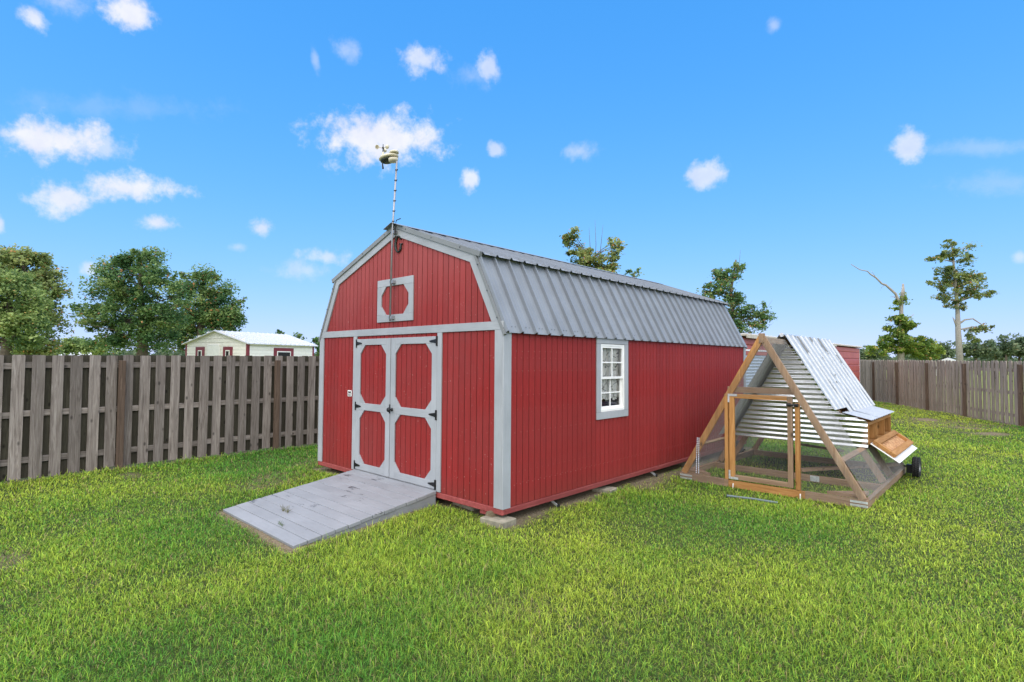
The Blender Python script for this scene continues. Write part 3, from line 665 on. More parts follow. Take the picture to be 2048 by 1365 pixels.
# weather station on its pole
ws = thing('weather_station', 'beige weather station with wind cups on a thin pole fixed to the shed gable', 'weather station', None, (-1.86, -.075, 2.09))
o_ = Vector((-1.86, -.075, 2.09)); 
def wl(x, y, z): return (x-o_.x, y-o_.y, z-o_.z)
TX, TZ = -1.765, 4.055
MB().tube([wl(-1.872, -.072, 2.09), wl(-1.842, -.075, 3.22), wl(TX, -.08, TZ)], .0115, 12).build('pole', 'pole_steel', ws, True)
for i in range(6):
    t = .12+.15*i; p = (Vector((-1.842, -.075, 3.22)).lerp(Vector((TX, -.08, TZ)), t))
    b = MB(); b.lathe([(.0145, -.005), (.0165, -.004), (.0165, .004), (.0145, .005)], wl(*p), (0, 0, 1), 10); b.box(*[v for c in zip(wl(p.x+.018, p.y-.004, p.z-.003), wl(p.x+.034, p.y+.004, p.z+.003)) for v in c]); b.build('cable_tie', 'black_iron', ws)
for z, x in ((2.135, -1.871), (2.575, -1.859), (3.19, -1.843)):
    b = MB(); b.box(*[v for c in zip(wl(x-.03, -.078, z-.018), wl(x+.034, -.029, z+.018)) for v in c]); b.build('bracket', 'pole_steel', ws)
MB().tube([wl(-1.80, -.06, 3.16), wl(-1.81, -.06, 3.26), wl(-1.80, -.05, 3.335), wl(-1.74, -.03, 3.35)], .006, 6).build('cable', 'black_iron', ws)
bc = Vector((-1.93, -.085, 4.118))
def disc(b, cx, cz, prof, sx=1., sy=.55):
    P = []; F = []; sg = 28
    for r, h in prof:
        for k in range(sg): t = 2*math.pi*k/sg; P.append(wl(cx+math.cos(t)*r*sx*.82, bc.y+math.sin(t)*r*sy*.82, cz+h*.85))
    for i in range(len(prof)-1):
        for k in range(sg): k2 = (k+1) % sg; F.append((i*sg+k, i*sg+k2, (i+1)*sg+k2, (i+1)*sg+k))
    F += [tuple(range(sg-1, -1, -1)), tuple(range((len(prof)-1)*sg, len(prof)*sg))]
    b.poly(P, F)
b = MB(); disc(b, -1.935, 4.12, [(.175, .0), (.2, .012), (.205, .022), (.19, .04), (.13, .058), (.10, .062)]); b.build('housing', 'beige_plastic', ws, True)
b = MB(); disc(b, -1.935, 4.085, [(.12, 0), (.165, .02), (.17, .034)]); b.build('underside', 'dark_bronze', ws, True)
b = MB(); disc(b, -1.835, 4.058, [(.055, 0), (.075, .015), (.088, .05)], 1, .8); b.build('sensor_shield', 'beige_plastic', ws, True)
b = MB(); disc(b, -1.82, 4.165, [(.082, 0), (.08, .024), (.07, .032)], 1, .8); b.build('rain_collector', 'beige_plastic', ws, True)
b = MB(); disc(b, -2.06, 4.17, [(.05, 0), (.045, .03), (.018, .04), (.012, .09)], 1, .9); b.build('mast', 'beige_plastic', ws, True)
b = MB(); b.tube([wl(-2.06, bc.y, 4.25), wl(-2.06, bc.y, 4.345)], [.008, .004], 8); b.tube([wl(-2.06, bc.y, 4.29), wl(-2.06, bc.y, 4.305)], .014, 8); b.build('spindle', 'black_iron', ws)
for t in (R(10), R(130), R(250)):
    cpos = Vector((-2.06+.075*math.cos(t), bc.y+.075*math.sin(t), 4.295)); tan = Vector((-math.sin(t), math.cos(t), 0))
    b = MB(); b.tube([wl(-2.06, bc.y, 4.295), wl(*cpos)], .004, 6)
    b.lathe([(.001, -.026), (.015, -.022), (.025, -.008), (.027, .006), (.024, .005), (.013, -.018)], wl(*cpos), tan, 12); b.build('wind_cup', 'beige_plastic', ws, True)
MB().tube([wl(-2.07, bc.y, 4.10), wl(-2.055, bc.y, 4.03)], [.007, .012], 8).build('wind_vane', 'dark_bronze', ws)

# ---- ramp
ramp = thing('ramp', 'grey painted plank ramp leading up to the red shed doors', 'ramp')
rt, rf = Vector((0, -.035, .166)), Vector((0, -1.66, -.045)); rd = (rf-rt).normalized(); RL = (rf-rt).length; rn = Vector((0, -rd.z, rd.y)); rn = rn if rn.z > 0 else -rn
npk = 12; pkw = RL/npk; rx0, rx1 = -2.682, -.985
for i in range(npk):
    p = rt+rd*(i*pkw); b = MB(); x0 = rx0-rng.uniform(0, .006); x1 = rx1+rng.uniform(0, .012); g_ = .0035 if i % 2 else .005; th = .036
    if i == npk-1: th = .03
    w_ = pkw-g_; dz = rng.uniform(-.0015, .0015)
    b.cbox(0, x1-x0, 0, w_, -th+dz, dz, .003)
    o = b.build('plank', 'ramp_paint', ramp); X = Vector((1, 0, 0)); Yv = -rd
    q = p+rd*pkw; mm = Matrix((X, Yv, X.cross(Yv))).transposed().to_4x4(); mm.translation = (x0, q.y, q.z); o.matrix_world = mm
for x in (rx1-.045, rx0+.005, (rx0+rx1)/2):
    a_, c_ = rt+rd*.01-rn*.038, rt+rd*(RL-.02)-rn*.032
    MB().prism([(a_.y, a_.z), (c_.y, c_.z), (c_.y, -.14), (-1.2, -.14), (a_.y, .012)], 0, x, x+.038).build('stringer', 'ramp_side_paint', ramp)

# ---- concrete blocks under the shed
def block(name, label, x, y, rz, s=(.39, .19, .10), z=-.03, group=None):
    b = MB(); b.cbox(-s[0]/2, s[0]/2, -s[1]/2, s[1]/2, 0, s[2], .008)
    o = b.build(name, 'concrete', None, False, (x, y, z+float(ground_h(x, y)))); o.rotation_euler.z = rz; return tag(o, label, 'block', group or 'concrete blocks under the shed')
block('concrete_block', 'concrete block under the shed corner between the ramp and the window wall', -.04, -.02, R(4), (.30, .22, .11), -.05)
block('concrete_block', 'lower concrete block of the pair under the shed beside the ramp', -.72, .22, R(-6), (.39, .2, .07), -.02)
block('concrete_block', 'upper concrete block of the pair under the shed beside the ramp', -.80, .20, R(3), (.34, .19, .05), .048)
block('concrete_block', 'flat concrete block under the long shed wall below the window', -.03, 1.86, R(8), (.26, .2, .07), -.025)
block('concrete_block', 'concrete block under the long shed wall close to the chicken coop', -.18, 4.2, R(2), (.30, .2, .085), -.03)
block('concrete_block', 'concrete block under the shed corner facing the board fence', -3.42, .42, R(-4), (.34, .2, .11), -.03)
tag(MB().tube([(-.135, -.06, .062), (-.125, .16, .062)], .047, 12).build('wood_shim', 'shed_skid_wood'), 'short round timber shim between the corner block and the shed', 'shim')
for y, lab in ((.83, 'grey steel tie down strap below the shed wall before the window'), (3.05, 'grey steel tie down strap below the shed wall by the coop')):
    a_ = thing('tie_down_anchor', lab, 'anchor', 'tie down anchors along the shed', (0, y, 0))
    MB().beam((-.06, -.03, .095), (.03, .02, .015), .028, .004, (0, 1, 0)).build('strap', 'galvanised', a_)
    b = MB(); b.tube([(.03, .02, .03), (.035, .03, -.05)], .011, 8); b.lathe([(.014, -.012), (.026, -.006), (.026, .006), (.014, .012)], (.035, .025, .014), (1, .3, .1), 12); b.build('bolt_head', 'black_iron', a_)

# ------------------------------------------------------------------ chicken coop on wheels
coop = thing('chicken_coop', 'A-frame chicken coop of timber, wire mesh and metal sheets on wheels', 'coop')
CX, X0, X1, Y0, Y1, AZ = 1.43, .345, 2.535, 3.18, 5.92, 1.955
def cb(nm, mat, x0, x1, y0, y1, z0, z1, par=coop): return MB().cbox(x0, x1, y0, y1, z0, z1, .003).build(nm, mat, par)
cb('base_rail', 'coop_wood_x', X0, 1.005, Y0-.02, Y0+.02, .005, .098); cb('base_rail', 'coop_wood_x', 1.905, X1, Y0-.02, Y0+.02, .005, .098)
cb('door_sill', 'cedar_x', 1.0055, 1.9045, Y0-.022, Y0+.018, .003, .094)
cb('base_rail', 'coop_wood_y', X1-.04, X1, Y0+.0205, Y1, .006, .100); cb('base_rail', 'coop_wood_y', X0, X0+.04, Y0+.0205, Y1, .006, .100)
cb('base_rail', 'coop_wood_x', X0+.0405, X1-.0405, 4.23, 4.27, .006, .097); cb('base_rail', 'coop_wood_x', X0+.0405, X1-.0405, Y1-.04, Y1, .006, .097)
def leg(y, s, zb, zt, mat='coop_wood_z', nm='rafter', w=.076, th=.036, frac0=0., frac1=1.):
    xb = X1-.01 if s > 0 else X0+.01; p0 = Vector((xb-.04*s, y, zb)); p1 = Vector((CX-.005*s, y, zt-.03))
    a, c = p0.lerp(p1, frac0), p0.lerp(p1, frac1)
    return MB().beam(a, c, th, w, (s*.86, 0, .5)).build(nm, mat, coop)
leg(Y0+.001, 1, .10, AZ+.02); leg(Y0+.003, -1, .10, AZ+.02, 'cedar_z')
for y in (4.42, Y1-.02): leg(y, 1, .10, AZ-.03); leg(y, -1, .10, AZ-.03)
leg(4.95, 1, .10, AZ-.03, frac1=.28); leg(4.95, -1, .10, AZ-.03, frac1=.28)
cb('apex_block', 'coop_wood_z', CX-.032, CX+.032, Y0-.024, Y0+.024, AZ-.10, AZ+.022)
MB().beam((CX, Y0+.03, AZ-.06), (CX, Y1, AZ-.06), .035, .07).build('ridge_pole', 'coop_wood_y', coop)
cb('cross_tie', 'coop_wood_x', .985, 1.83, Y0+.0225, Y0+.058, 1.222, 1.296)
def sl(z, s, o=0):                                   # x on the slope at height z
    xb = X1 if s > 0 else X0; return xb+(CX-xb)*(z-.10)/(AZ-.10)+o*s
for s in (1, -1):
    MB().beam((sl(.50, s, -.02), Y0+.03, .50), (sl(.50, s, -.02), Y1, .50), .06, .03, (s*.5, 0, .86)).build('side_rail', 'coop_wood_y', coop)
# door: posts and leaf
cb('door_post', 'cedar_z', .960, 1.006, Y0-.02, Y0+.022, .0985, 1.20); cb('door_post', 'cedar_z', 1.803, 1.856, Y0-.024, Y0+.018, .0985, 1.13)
dr_ = cb('coop_door', 'cedar_z', 1.020, 1.084, Y0-.0205, Y0+.018, .112, 1.205)
cb('stile', 'coop_wood_z', 1.718, 1.776, Y0-.0205, Y0+.018, .112, 1.205, dr_); cb('rail', 'cedar_x', 1.085, 1.717, Y0-.0205, Y0+.018, 1.150, 1.205, dr_); cb('rail', 'coop_wood_x', 1.085, 1.717, Y0-.0205, Y0+.018, .112, .170, dr_)
for x, z, sz in ((1.006, 1.205, -1), (1.012, .115, 1)):
    b = MB(); b.box(x, x+.022, Y0-.026, Y0-.0215, min(z, z+.11*sz), max(z, z+.11*sz)); b.box(x+.023, x+.12, Y0-.026, Y0-.0215, min(z, z+.028*sz), max(z, z+.028*sz)); b.build('corner_hinge', 'galvanised', dr_)
b = MB(); b.cbox(1.715, 1.765, Y0-.040, Y0-.021, 1.085, 1.125, .004); b.cbox(1.800, 1.850, Y0-.044, Y0-.0245, 1.085, 1.125, .004); b.tube([(1.72, Y0-.046, 1.105), (1.85, Y0-.046, 1.105)], .011, 8); b.build('latch', 'black_iron', coop)
# corner wedges and straps
for x, s in ((X0+.05, 1), (X1-.05, -1)):
    MB().prism([(x, Y0+.0215), (x+.36*s, Y0+.0215), (x+.30*s, Y0+.06), (x, Y0+.34)], 2, .1005, .138).build('corner_brace', 'coop_wood_x', coop)
for x in (X0+.002, X1-.172):
    for z in (.020, .060): MB().box(x, x+.17, Y0-.0245, Y0-.0205, z, z+.024).build('strap', 'galvanised', coop)
MB().box(1.69, 1.80, 4.2255, 4.2295, .02, .095).build('strap', 'galvanised', coop)
MB().beam((1.55, 4.28, .14), (2.45, 5.75, .14), .085, .036).build('floor_brace', 'coop_wood_y', coop)
MB().beam((1.15, 5.70, .30), (2.0, 4.55, .42), .06, .03).build('perch', 'coop_wood_x', coop)
# wheels
for x, y, s in ((2.690, 5.68, 1), (.235, 5.50, -1)):
    wh = MB(); wh.lathe([(.070, -.040), (.100, -.046), (.126, -.040), (.136, -.022), (.138, 0), (.136, .022), (.126, .040), (.100, .046), (.070, .040)], (0, 0, 0), (1, 0, 0), 36)
    for k in range(30):
        t = 2*math.pi*k/30
        for xx in (-.03, 0, .03):
            tt = t+(.1 if xx == 0 else 0); c_ = Vector((xx, math.cos(tt)*.1365, math.sin(tt)*.1365)); wh.beam(c_-Vector((.012, 0, 0)), c_+Vector((.012, 0, 0)), .014, .012, (0, math.cos(tt), math.sin(tt)))
    wo = wh.build('wheel', 'rubber', coop, True, (x, y, .140))
    b = MB()
    for q in (1, -1): b.lathe([(.071, .036*q), (.072, .028*q), (.062, .020*q), (.040, .012*q), (.026, .030*q), (.018, .034*q), (.001, .034*q)], (0, 0, 0), (1, 0, 0), 28)
    b.build('rim', 'wheel_rim', wo, True)
    MB().tube([(x-.15*s, y, .14), (x+.03*s, y, .14)], .012, 10).build('axle', 'black_iron', coop)
    MB().box(min(x-.055*s, x-.115*s), max(x-.055*s, x-.115*s), y-.03, y+.03, .05, .17).build('axle_plate', 'black_iron', coop)
# corrugated front wall of the hen house
def zx(z):
    l = sl(z, -1, -.01); r = sl(z, 1, -.01)
    if z < .86: r = 2.335
    elif z < .95: r = max(r, 2.335-(z-.86)/.09*.30)
    return l, r
b = MB(); P = []; F = []; rows = np.arange(.515, 1.93, .0085)
for z in rows:
    l, r = zx(z); y = 4.365+.0075*math.sin(2*math.pi*z/.0675)
    for t in np.linspace(0, 1, 7): P.append((l+(r-l)*t, y+.0015*math.sin(t*9+z*3), z))
for i in range(len(rows)-1):
    for k in range(6): F.append((i*7+k, i*7+k+1, i*7+8+k, i*7+7+k))
b.poly(P, F).build('house_wall', 'corrugated_iron', coop, True)
MB().prism([(sl(.52, -1, .02), .52), (sl(.52, 1, .0), .52), (CX, AZ-.06)], 1, 6.16, 6.18).build('house_wall', 'osb', coop)
MB().box(sl(.52, -1, -.03), 2.30, 4.385, 6.15, .512, .528).build('house_floor', 'osb', coop)
# ribbed roof sheets
def sheet(y0, y1, zt, zb, s, mat, nm='roof_sheet', lift=.05, rib=.23):
    n_ = Vector((AZ-.10, 0, abs(X1-CX))).normalized(); P = []; prof = []; y = y0; k = 0
    while y < y1-.001:
        prof += [(y, 0), (min(y+.075, y1), 0), (min(y+.088, y1), .016), (min(y+.105, y1), .016), (min(y+.118, y1), 0), (min(y+.16, y1), .0), (min(y+.165, y1), .004), (min(y+.172, y1), 0)]; y += rib
    prof.append((y1, 0)); n = len(prof)
    for z in (zb, zt):
        for y, h in prof: P.append((sl(z, s)+(n_.x*(lift+h))*s, y, z+n_.z*(lift+h)))
    for z in (zb, zt):
        for y, h in prof: P.append((sl(z, s)+(n_.x*(lift+h-.002))*s, y, z+n_.z*(lift+h-.002)))
    F = [(i, i+1, n+i+1, n+i) for i in range(n-1)]+[(2*n+i+1, 2*n+i, 3*n+i, 3*n+i+1) for i in range(n-1)]
    return MB().poly(P, F).build(nm, mat, coop)
sheet(3.97, 4.64, AZ+.01, .985, 1, 'galvanised_worn'); sheet(4.60, 6.34, AZ+.012, .915, 1, 'galvanised_worn', lift=.054)
sheet(3.97, 4.64, AZ+.01, .53, -1, 'galvanised_worn'); sheet(4.60, 6.34, AZ+.012, .53, -1, 'galvanised_worn', lift=.054)
MB().tube([(CX, 3.96, AZ+.035), (CX, 6.35, AZ+.035)], .028, 10).build('ridge_roll', 'galvanised', coop)
# nest box with open lid
nz0, nz1, nx0, nx1, ny0, ny1 = .575, .845, 2.03, 2.345, 4.39, 6.07
cb('nest_box', 'cedar_y', nx1-.03, nx1, ny0, ny1, nz1-.042, nz1)
nb_ = [o for o in coop.children if o.name.startswith('nest_box')][0]
cb('nest_floor', 'cedar_y', nx0, nx1, ny0, ny1, nz0-.02, nz0, nb_)
for y in (ny0, ny0+.56, ny0+1.11, ny1-.022): cb('divider', 'cedar_z', nx0+.02, nx1-.002, y, y+.02, nz0+.0005, nz1-.0425, nb_)
MB().box(nx0, nx0+.012, ny0, ny1, nz0, nz1).build('back_panel', 'osb', nb_)
MB().beam((2.12, 5.2, .60), (2.20, 5.95, .80), .05, .03).build('loose_board', 'cedar_y', nb_)
# nest roof: ribs run outward
P = []; F = []; ny_ = 56
for i in range(ny_+1):
    y = 4.33+(6.13-4.33)*i/ny_; h = .007*math.sin(i*math.pi/2*.99)
    for t in (0, .5, 1): P.append((2.06+.33*t, y, .958+h-.078*t))
for i in range(ny_):
    for k in (0, 1): F.append((i*3+k, i*3+k+1, i*3+4+k, i*3+3+k))
MB().poly(P, F).build('nest_roof', 'galvanised_worn', coop, True)
# lid, hanging open from the lower edge of the box
lh = Vector((nx1+.012, 0, nz0-.01)); le = Vector((nx1+.255, 0, nz0-.175)); ldv = (le-lh).normalized(); lnv = Vector((-ldv.z, 0, ldv.x)); LLEN = (le-lh).length
def lid_part(nm, mat, a0, a1, y0, y1, h0, h1, par):
    o = MB().cbox(0, a1-a0, 0, y1-y0, 0, h1-h0, .003).build(nm, mat, par); Y_ = Vector((0, 1, 0))
    p = lh+ldv*a0+Y_*y0+lnv*h0; mm = Matrix((ldv, Y_, ldv.cross(Y_))).transposed().to_4x4(); mm.translation = p; o.matrix_world = mm; return o
if ldv.cross(Vector((0, 1, 0))).dot(lnv) < 0: lnv = -lnv
lid = lid_part('nest_lid', 'osb', .01, LLEN-.01, ny0+.02, ny1-.12, .02, .030, coop)
for a0, a1, y0, y1, mt_ in ((0, .075, ny0+.015, ny1-.11, 'cedar_y'), (LLEN-.075, LLEN, ny0+.015, ny1-.11, 'cedar_y'), (.0755, LLEN-.0755, ny0+.015, ny0+.10, 'cedar_x'), (.0755, LLEN-.0755, ny1-.20, ny1-.11, 'cedar_x')):
    lid_part('lid_frame', mt_, a0, a1, y0, y1, .0305, .066, lid)
for y0, y1 in ((ny0-.01, ny0+.80), (ny0+.83, ny1-.06)): lid_part('white_panel', 'white_paint', -.005, LLEN+.075, y0, y1, .004, .014, lid)
e_ = lh+ldv*(LLEN*.7)+lnv*.07
MB().tube([(nx1, ny1-.02, nz0+.16), (e_.x, ny1-.125, e_.z)], .004, 6).build('lid_cord', 'black_iron', coop)
# wire mesh: real wires
def mesh_wires(nm, poly2, to3, step=.0127, r=.0006, mat='wire'):
    b = MB(); xs_ = [p[0] for p in poly2]; ys_ = [p[1] for p in poly2]; n = len(poly2)
    for ax in (0, 1):
        lo, hi = (min(xs_), max(xs_)) if ax == 0 else (min(ys_), max(ys_)); t = lo+step/2
        while t < hi:
            c = []
            for i in range(n):
                p, q = poly2[i], poly2[(i+1) % n]; a_, d_ = p[ax], q[ax]
                if (a_-t)*(d_-t) < 0: f = (t-a_)/(d_-a_); c.append(p[1-ax]+(q[1-ax]-p[1-ax])*f)
            c.sort()
            for k in range(0, len(c)-1, 2):
                e0, e1 = (t, c[k]), (t, c[k+1])
                if ax == 1: e0, e1 = e0[::-1], e1[::-1]
                b.tube([to3(*e0), to3(*e1)], r, 3, cap=False)
            t += step
    return tag(b.build(nm, mat, coop), kind='stuff')
yw = Y0-.0285
mesh_wires('wire_mesh', [(X0, -.012), (X0+.02, .1), (.952, 1.16), (.952, -.012)], lambda x, z: (x, yw, z))
mesh_wires('wire_mesh', [(1.864, -.035), (1.864, 1.16), (X1-.02, .1), (X1, -.035)], lambda x, z: (x, yw, z))
mesh_wires('wire_mesh', [(.952, 1.17), (CX, AZ-.03), (1.864, 1.17)], lambda x, z: (x, yw, z))
mesh_wires('wire_mesh', [(1.03, .12), (1.03, 1.20), (1.77, 1.20), (1.77, .12)], lambda x, z: (x, Y0+.0215, z))
for s in (1, -1):
    mesh_wires('wire_mesh', [(Y0+.02, .10), (Y0+.02, AZ-.03), (4.0, AZ-.03), (4.0, .10)], lambda y, z, s=s: (sl(z, s, .012), y, z))
    mesh_wires('wire_mesh', [(4.0, .10), (4.0, .50), (Y1, .50), (Y1, .10)], lambda y, z, s=s: (sl(z, s, .012), y, z))
# chain on the left rafter, rope ends at the sill
for dx in (0, .022): MB().tube([(.600+dx, Y0-.034, .60), (.588+dx*1.3, Y0-.036, .35), (.582+dx*1.5, Y0-.036, .12)], .006, 6).build('chain', 'chain_stripe', coop)
for x in (1.068, 1.855): MB().tube([(x, Y0-.028, .06), (x+.004, Y0-.040, .045), (x+.002, Y0-.042, .0), (x-.012, Y0-.05, -.02)], .007, 6).build('rope', 'white_rope', coop)
tag(MB().tube([(1.20, 2.615, .022), (1.50, 2.66, .027), (1.745, 2.70, .020)], .013, 8).build('metal_pipe', 'blue_grey_pipe'), 'thin blue grey pipe lying in the grass in front of the coop', 'pipe')

# ------------------------------------------------------------------ fences
def fence_board_mesh(w, h, th, ear, mat, lob=0):
    b = MB(); c = .003
    if lob: pl = [(0, 0), (w, 0), (w, h-.05), (w*.97, h-.045), (w*.93, h-.012), (w*.75, h), (w*.25, h), (w*.07, h-.012), (w*.03, h-.045), (0, h-.05)]
    else: pl = [(0, 0), (w, 0), (w, h-ear), (w-ear, h), (ear, h), (0, h-ear)]
    b.prism(pl, 1, 0, th); return b.mesh('board', mat)
fl = thing('board_fence', 'weathered grey shadowbox board fence left of the shed', 'fence')
FX = -6.38
mA = [fence_board_mesh(w, 1.72, .017, .012, 'fence_wood_z') for w in (.131, .136, .140)]; mBk = fence_board_mesh(.137, 1.72, .017, .012, 'fence_back_wood')
def hang(me, parent, x, y, z, rz, tilt, sc): 
    o = link('board', me, parent, (x, y, z)); o.rotation_euler = (tilt, 0, rz); o.scale = (1, 1, sc); return o
y = -5.49; k = 0
while y < 8.5:
    top = 1.650+.0065*(y+3.2)*1.05; gz_ = float(ground_h(FX+.2, y))+.02+rng.uniform(-.01, .02)
    # rotate the board so its width runs along +Y (front faces +X)
    o = link('board', rng.choice(mA), fl, (FX, y, gz_)); o.rotation_euler = (rng.uniform(-.006, .006), rng.uniform(-.004, .004), R(90)); o.scale = (1, 1, (top+rng.uniform(-.006, .006)-gz_)/1.72)
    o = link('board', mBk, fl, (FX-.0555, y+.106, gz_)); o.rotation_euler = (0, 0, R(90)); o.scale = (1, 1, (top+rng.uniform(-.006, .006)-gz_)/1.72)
    y += .214+rng.uniform(-.004, .004); k += 1
for z0, z1, mt_ in ((1.468, 1.552, 'fence_wood_y'), (.79, .874, 'fence_wood_y'), (.142, .226, 'fence_wood_y')):
    for ya in np.arange(-5.53, 8.3, 2.4): MB().cbox(FX-.0545, FX-.0175, ya+.002, min(ya+2.4, 8.6)-.002, z0+.0068*(ya+3), z1+.0068*(ya+3), .003).build('rail', mt_, fl)
for i, y in enumerate(np.arange(-4.33, 8, 2.4)):
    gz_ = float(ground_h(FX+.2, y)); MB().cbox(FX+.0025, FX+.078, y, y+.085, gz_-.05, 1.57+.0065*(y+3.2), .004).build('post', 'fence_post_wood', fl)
frt = thing('board_fence', 'long brown shadowbox picket fence running behind the coop', 'fence')
mR = [fence_board_mesh(w, 1.70, .017, .02, 'fence_far_wood', 1) for w in (.126, .133, .138)]
ang = math.atan2(FD.y, FD.x)                         # local x of a board along the fence, away from the frame edge
s0 = -4.2
nrm = Vector((FN.x, FN.y))
s_pos = s0
while s_pos < 14.6:
    p = FA+FD*s_pos; gz_ = float(ground_h(p.x, p.y))+.02; topz = 1.69+.006*s_pos
    for off, ds in ((.0, 0), (-.0555, .1)):
        q = FA+FD*(s_pos+ds)+nrm*off
        o = link('board', rng.choice(mR), frt, (q.x, q.y, gz_)); o.rotation_euler = (rng.uniform(-.008, .008), rng.uniform(-.005, .005), ang); o.scale = (1, 1, (topz+rng.uniform(-.012, .012)-gz_)/1.70)
    s_pos += .2
for z0, z1 in ((1.40, 1.485), (.80, .885), (.20, .285)):
    for sa in np.arange(s0, 14.5, 2.4):
        p = FA+FD*(sa+.002); q = FA+FD*(min(sa+2.4, 14.8)-.002); mid_ = nrm*(-.0192)
        MB().beam((p.x+mid_.x, p.y+mid_.y, (z0+z1)/2+.006*sa), (q.x+mid_.x, q.y+mid_.y, (z0+z1)/2+.006*(sa+2.4)), .034, z1-z0).build('rail', 'fence_far_wood', frt)
for sp in (-2.35, .02, 2.62, 4.93, 7.3, 9.6, 12.0, 14.4):
    p = FA+FD*sp+nrm*.045; b = MB(); b.cbox(-.05, .05, -.04, .04, -.05, 1.60+.006*sp, .004); o = b.build('post', 'fence_post_wood', frt, False, (p.x, p.y, 0)); o.rotation_euler.z = ang

# ------------------------------------------------------------------ red garage behind the coop
gar = thing('garage', 'faded red metal garage with pale corrugated door behind the coop', 'garage')
gx_, gy0, gy1, gz_ = -1.0, 9.2, 22.3, 2.22
MB().box(gx_-4.2, gx_-.034, gy0, gy1, -.02, gz_-.02).build('wall', 'garage_red', gar)
z = 0.0; i = 0
while z < gz_-.05:
    z1 = min(z+.255, gz_)
    for (ya, yb) in ((gy0, 9.26), (11.75, gy1)):
        MB().prism([(gx_-.032, z+.004), (gx_-.004, z+.004), (gx_, z+.03), (gx_, z1-.03), (gx_-.012, z1-.012), (gx_-.032, z1-.004)], 1, ya, yb).build('siding_panel', 'garage_red', gar)
    if z1 > 1.9: MB().prism([(gx_-.032, z+.004), (gx_-.004, z+.004), (gx_, z+.03), (gx_, z1-.03), (gx_-.012, z1-.012), (gx_-.032, z1-.004)], 1, 9.26, 11.75).build('siding_panel', 'garage_red', gar)
    z += .255
P = []; F = []; zz = np.arange(.0, 1.885, .017)
for z in zz:
    xx = gx_-.02+.012*math.sin(z*2*math.pi/.075); P += [(xx, 9.26, z), (xx, 11.75, z)]
F = [(2*i, 2*i+1, 2*i+3, 2*i+2) for i in range(len(zz)-1)]
MB().poly(P, F).build('roll_up_door', 'garage_door_paint', gar, True)
MB().box(gx_-.02, gx_+.012, 9.21, 11.82, 1.886, 1.925).build('door_header', 'white_paint', gar)
MB().prism([(gx_-4.3, gz_-.16), (gx_+.10, gz_+.02), (gx_+.10, gz_+.06), (gx_-4.3, gz_-.12)], 1, gy0-.1, gy1+.1).build('roof', 'beige_fascia', gar)
for y in np.arange(gy0, gy1, .3): MB().prism([(gx_-4.25, gz_-.118), (gx_+.11, gz_+.062), (gx_+.11, gz_+.085), (gx_-4.25, gz_-.095)], 1, y, y+.05).build('roof_rib', 'white_roof', gar)
MB().box(gx_+.101, gx_+.125, gy0, 17.9, gz_-.03, gz_+.058).build('gutter', 'beige_fascia', gar)
MB().box(gx_+.003, gx_+.06, 17.7, 17.95, 0, gz_-.03).build('downspout', 'garage_door_paint', gar)
MB().box(gx_-.03, gx_+.01, gy1+.001, gy1+.04, 0, gz_).build('corner_trim', 'white_roof', gar)

# ------------------------------------------------------------------ cream building beyond the left fence
bl = thing('cream_building', 'cream metal building with maroon trim and white roof beyond the board fence', 'building')
c0 = Vector((-23.93, 6.73)); u = Vector((-28.35, 5.30))-c0; ub = u.normalized(); gw = u.length; vb = Vector((-ub.y, ub.x)); vb = vb if vb.y > 0 else -vb; sl_ = 4.3
def bp(a, d, z): q = c0+ub*a+vb*d; return (q.x, q.y, z)
EH, RH = 2.40, 3.02
def slab(a0, a1, d0, d1, z0, z1, nm, mt_, par=bl):
    P = [bp(a0,d0,z0),bp(a1,d0,z0),bp(a1,d1,z0),bp(a0,d1,z0),bp(a0,d0,z1),bp(a1,d0,z1),bp(a1,d1,z1),bp(a0,d1,z1)]
    return MB().poly(P, [(0,1,2,3),(7,6,5,4),(4,5,1,0),(5,6,2,1),(6,7,3,2),(7,4,0,3)]).build(nm, mt_, par)
slab(.02, gw-.02, .02, sl_, 0, EH, 'wall', 'cream_siding')
P = [bp(0.02, .02, EH), bp(gw-.02, .02, EH), bp(gw/2, .02, RH-.05), bp(0.02, sl_, EH), bp(gw-.02, sl_, EH), bp(gw/2, sl_, RH-.05)]
MB().poly(P, [(0, 1, 2), (5, 4, 3), (0, 2, 5, 3), (2, 1, 4, 5)]).build('gable', 'cream_siding', bl)
z = 1.5
while z < EH+.45:
    lim = max(0, (z-EH)/(RH-EH))*gw/2
    slab(lim+.02, gw-lim-.02, -.012, .0195, z, z+.175, 'siding_panel', 'cream_siding')
    if z < EH-.1: slab(-.012, .0195, .02, sl_-.02, z, z+.175, 'siding_panel', 'cream_siding')
    z += .19
for s in (0, 1):
    a_e, a_r = (-.18, gw/2) if s == 0 else (gw+.18, gw/2)
    P = []
    for d_ in (-.15, sl_+.15):
        for (a_, z_) in ((a_e, EH-.06), (a_r, RH), (a_r, RH+.04), (a_e, EH-.02)): P.append(bp(a_, d_, z_))
    MB().poly(P, [(0,1,2,3),(7,6,5,4),(0,4,5,1),(1,5,6,2),(2,6,7,3),(3,7,4,0)]).build('roof', 'white_roof', bl)
for d_ in np.arange(-.1, sl_+.1, .32):
    P = []
    for dd in (d_, d_+.05):
        for (a_, z_) in ((-.19, EH-.019), (gw/2, RH+.041), (gw/2, RH+.066), (-.19, EH+.006)): P.append(bp(a_, dd, z_))
    MB().poly(P, [(0,1,2,3),(7,6,5,4),(0,4,5,1),(1,5,6,2),(2,6,7,3),(3,7,4,0)]).build('roof_rib', 'white_roof', bl)
for a_, d_ in ((-.02, -.02), (gw-.09, -.02), (-.02, sl_-.1)): slab(a_, a_+.12, d_, d_+.12, 0, EH-.03, 'corner_trim', 'maroon_trim')
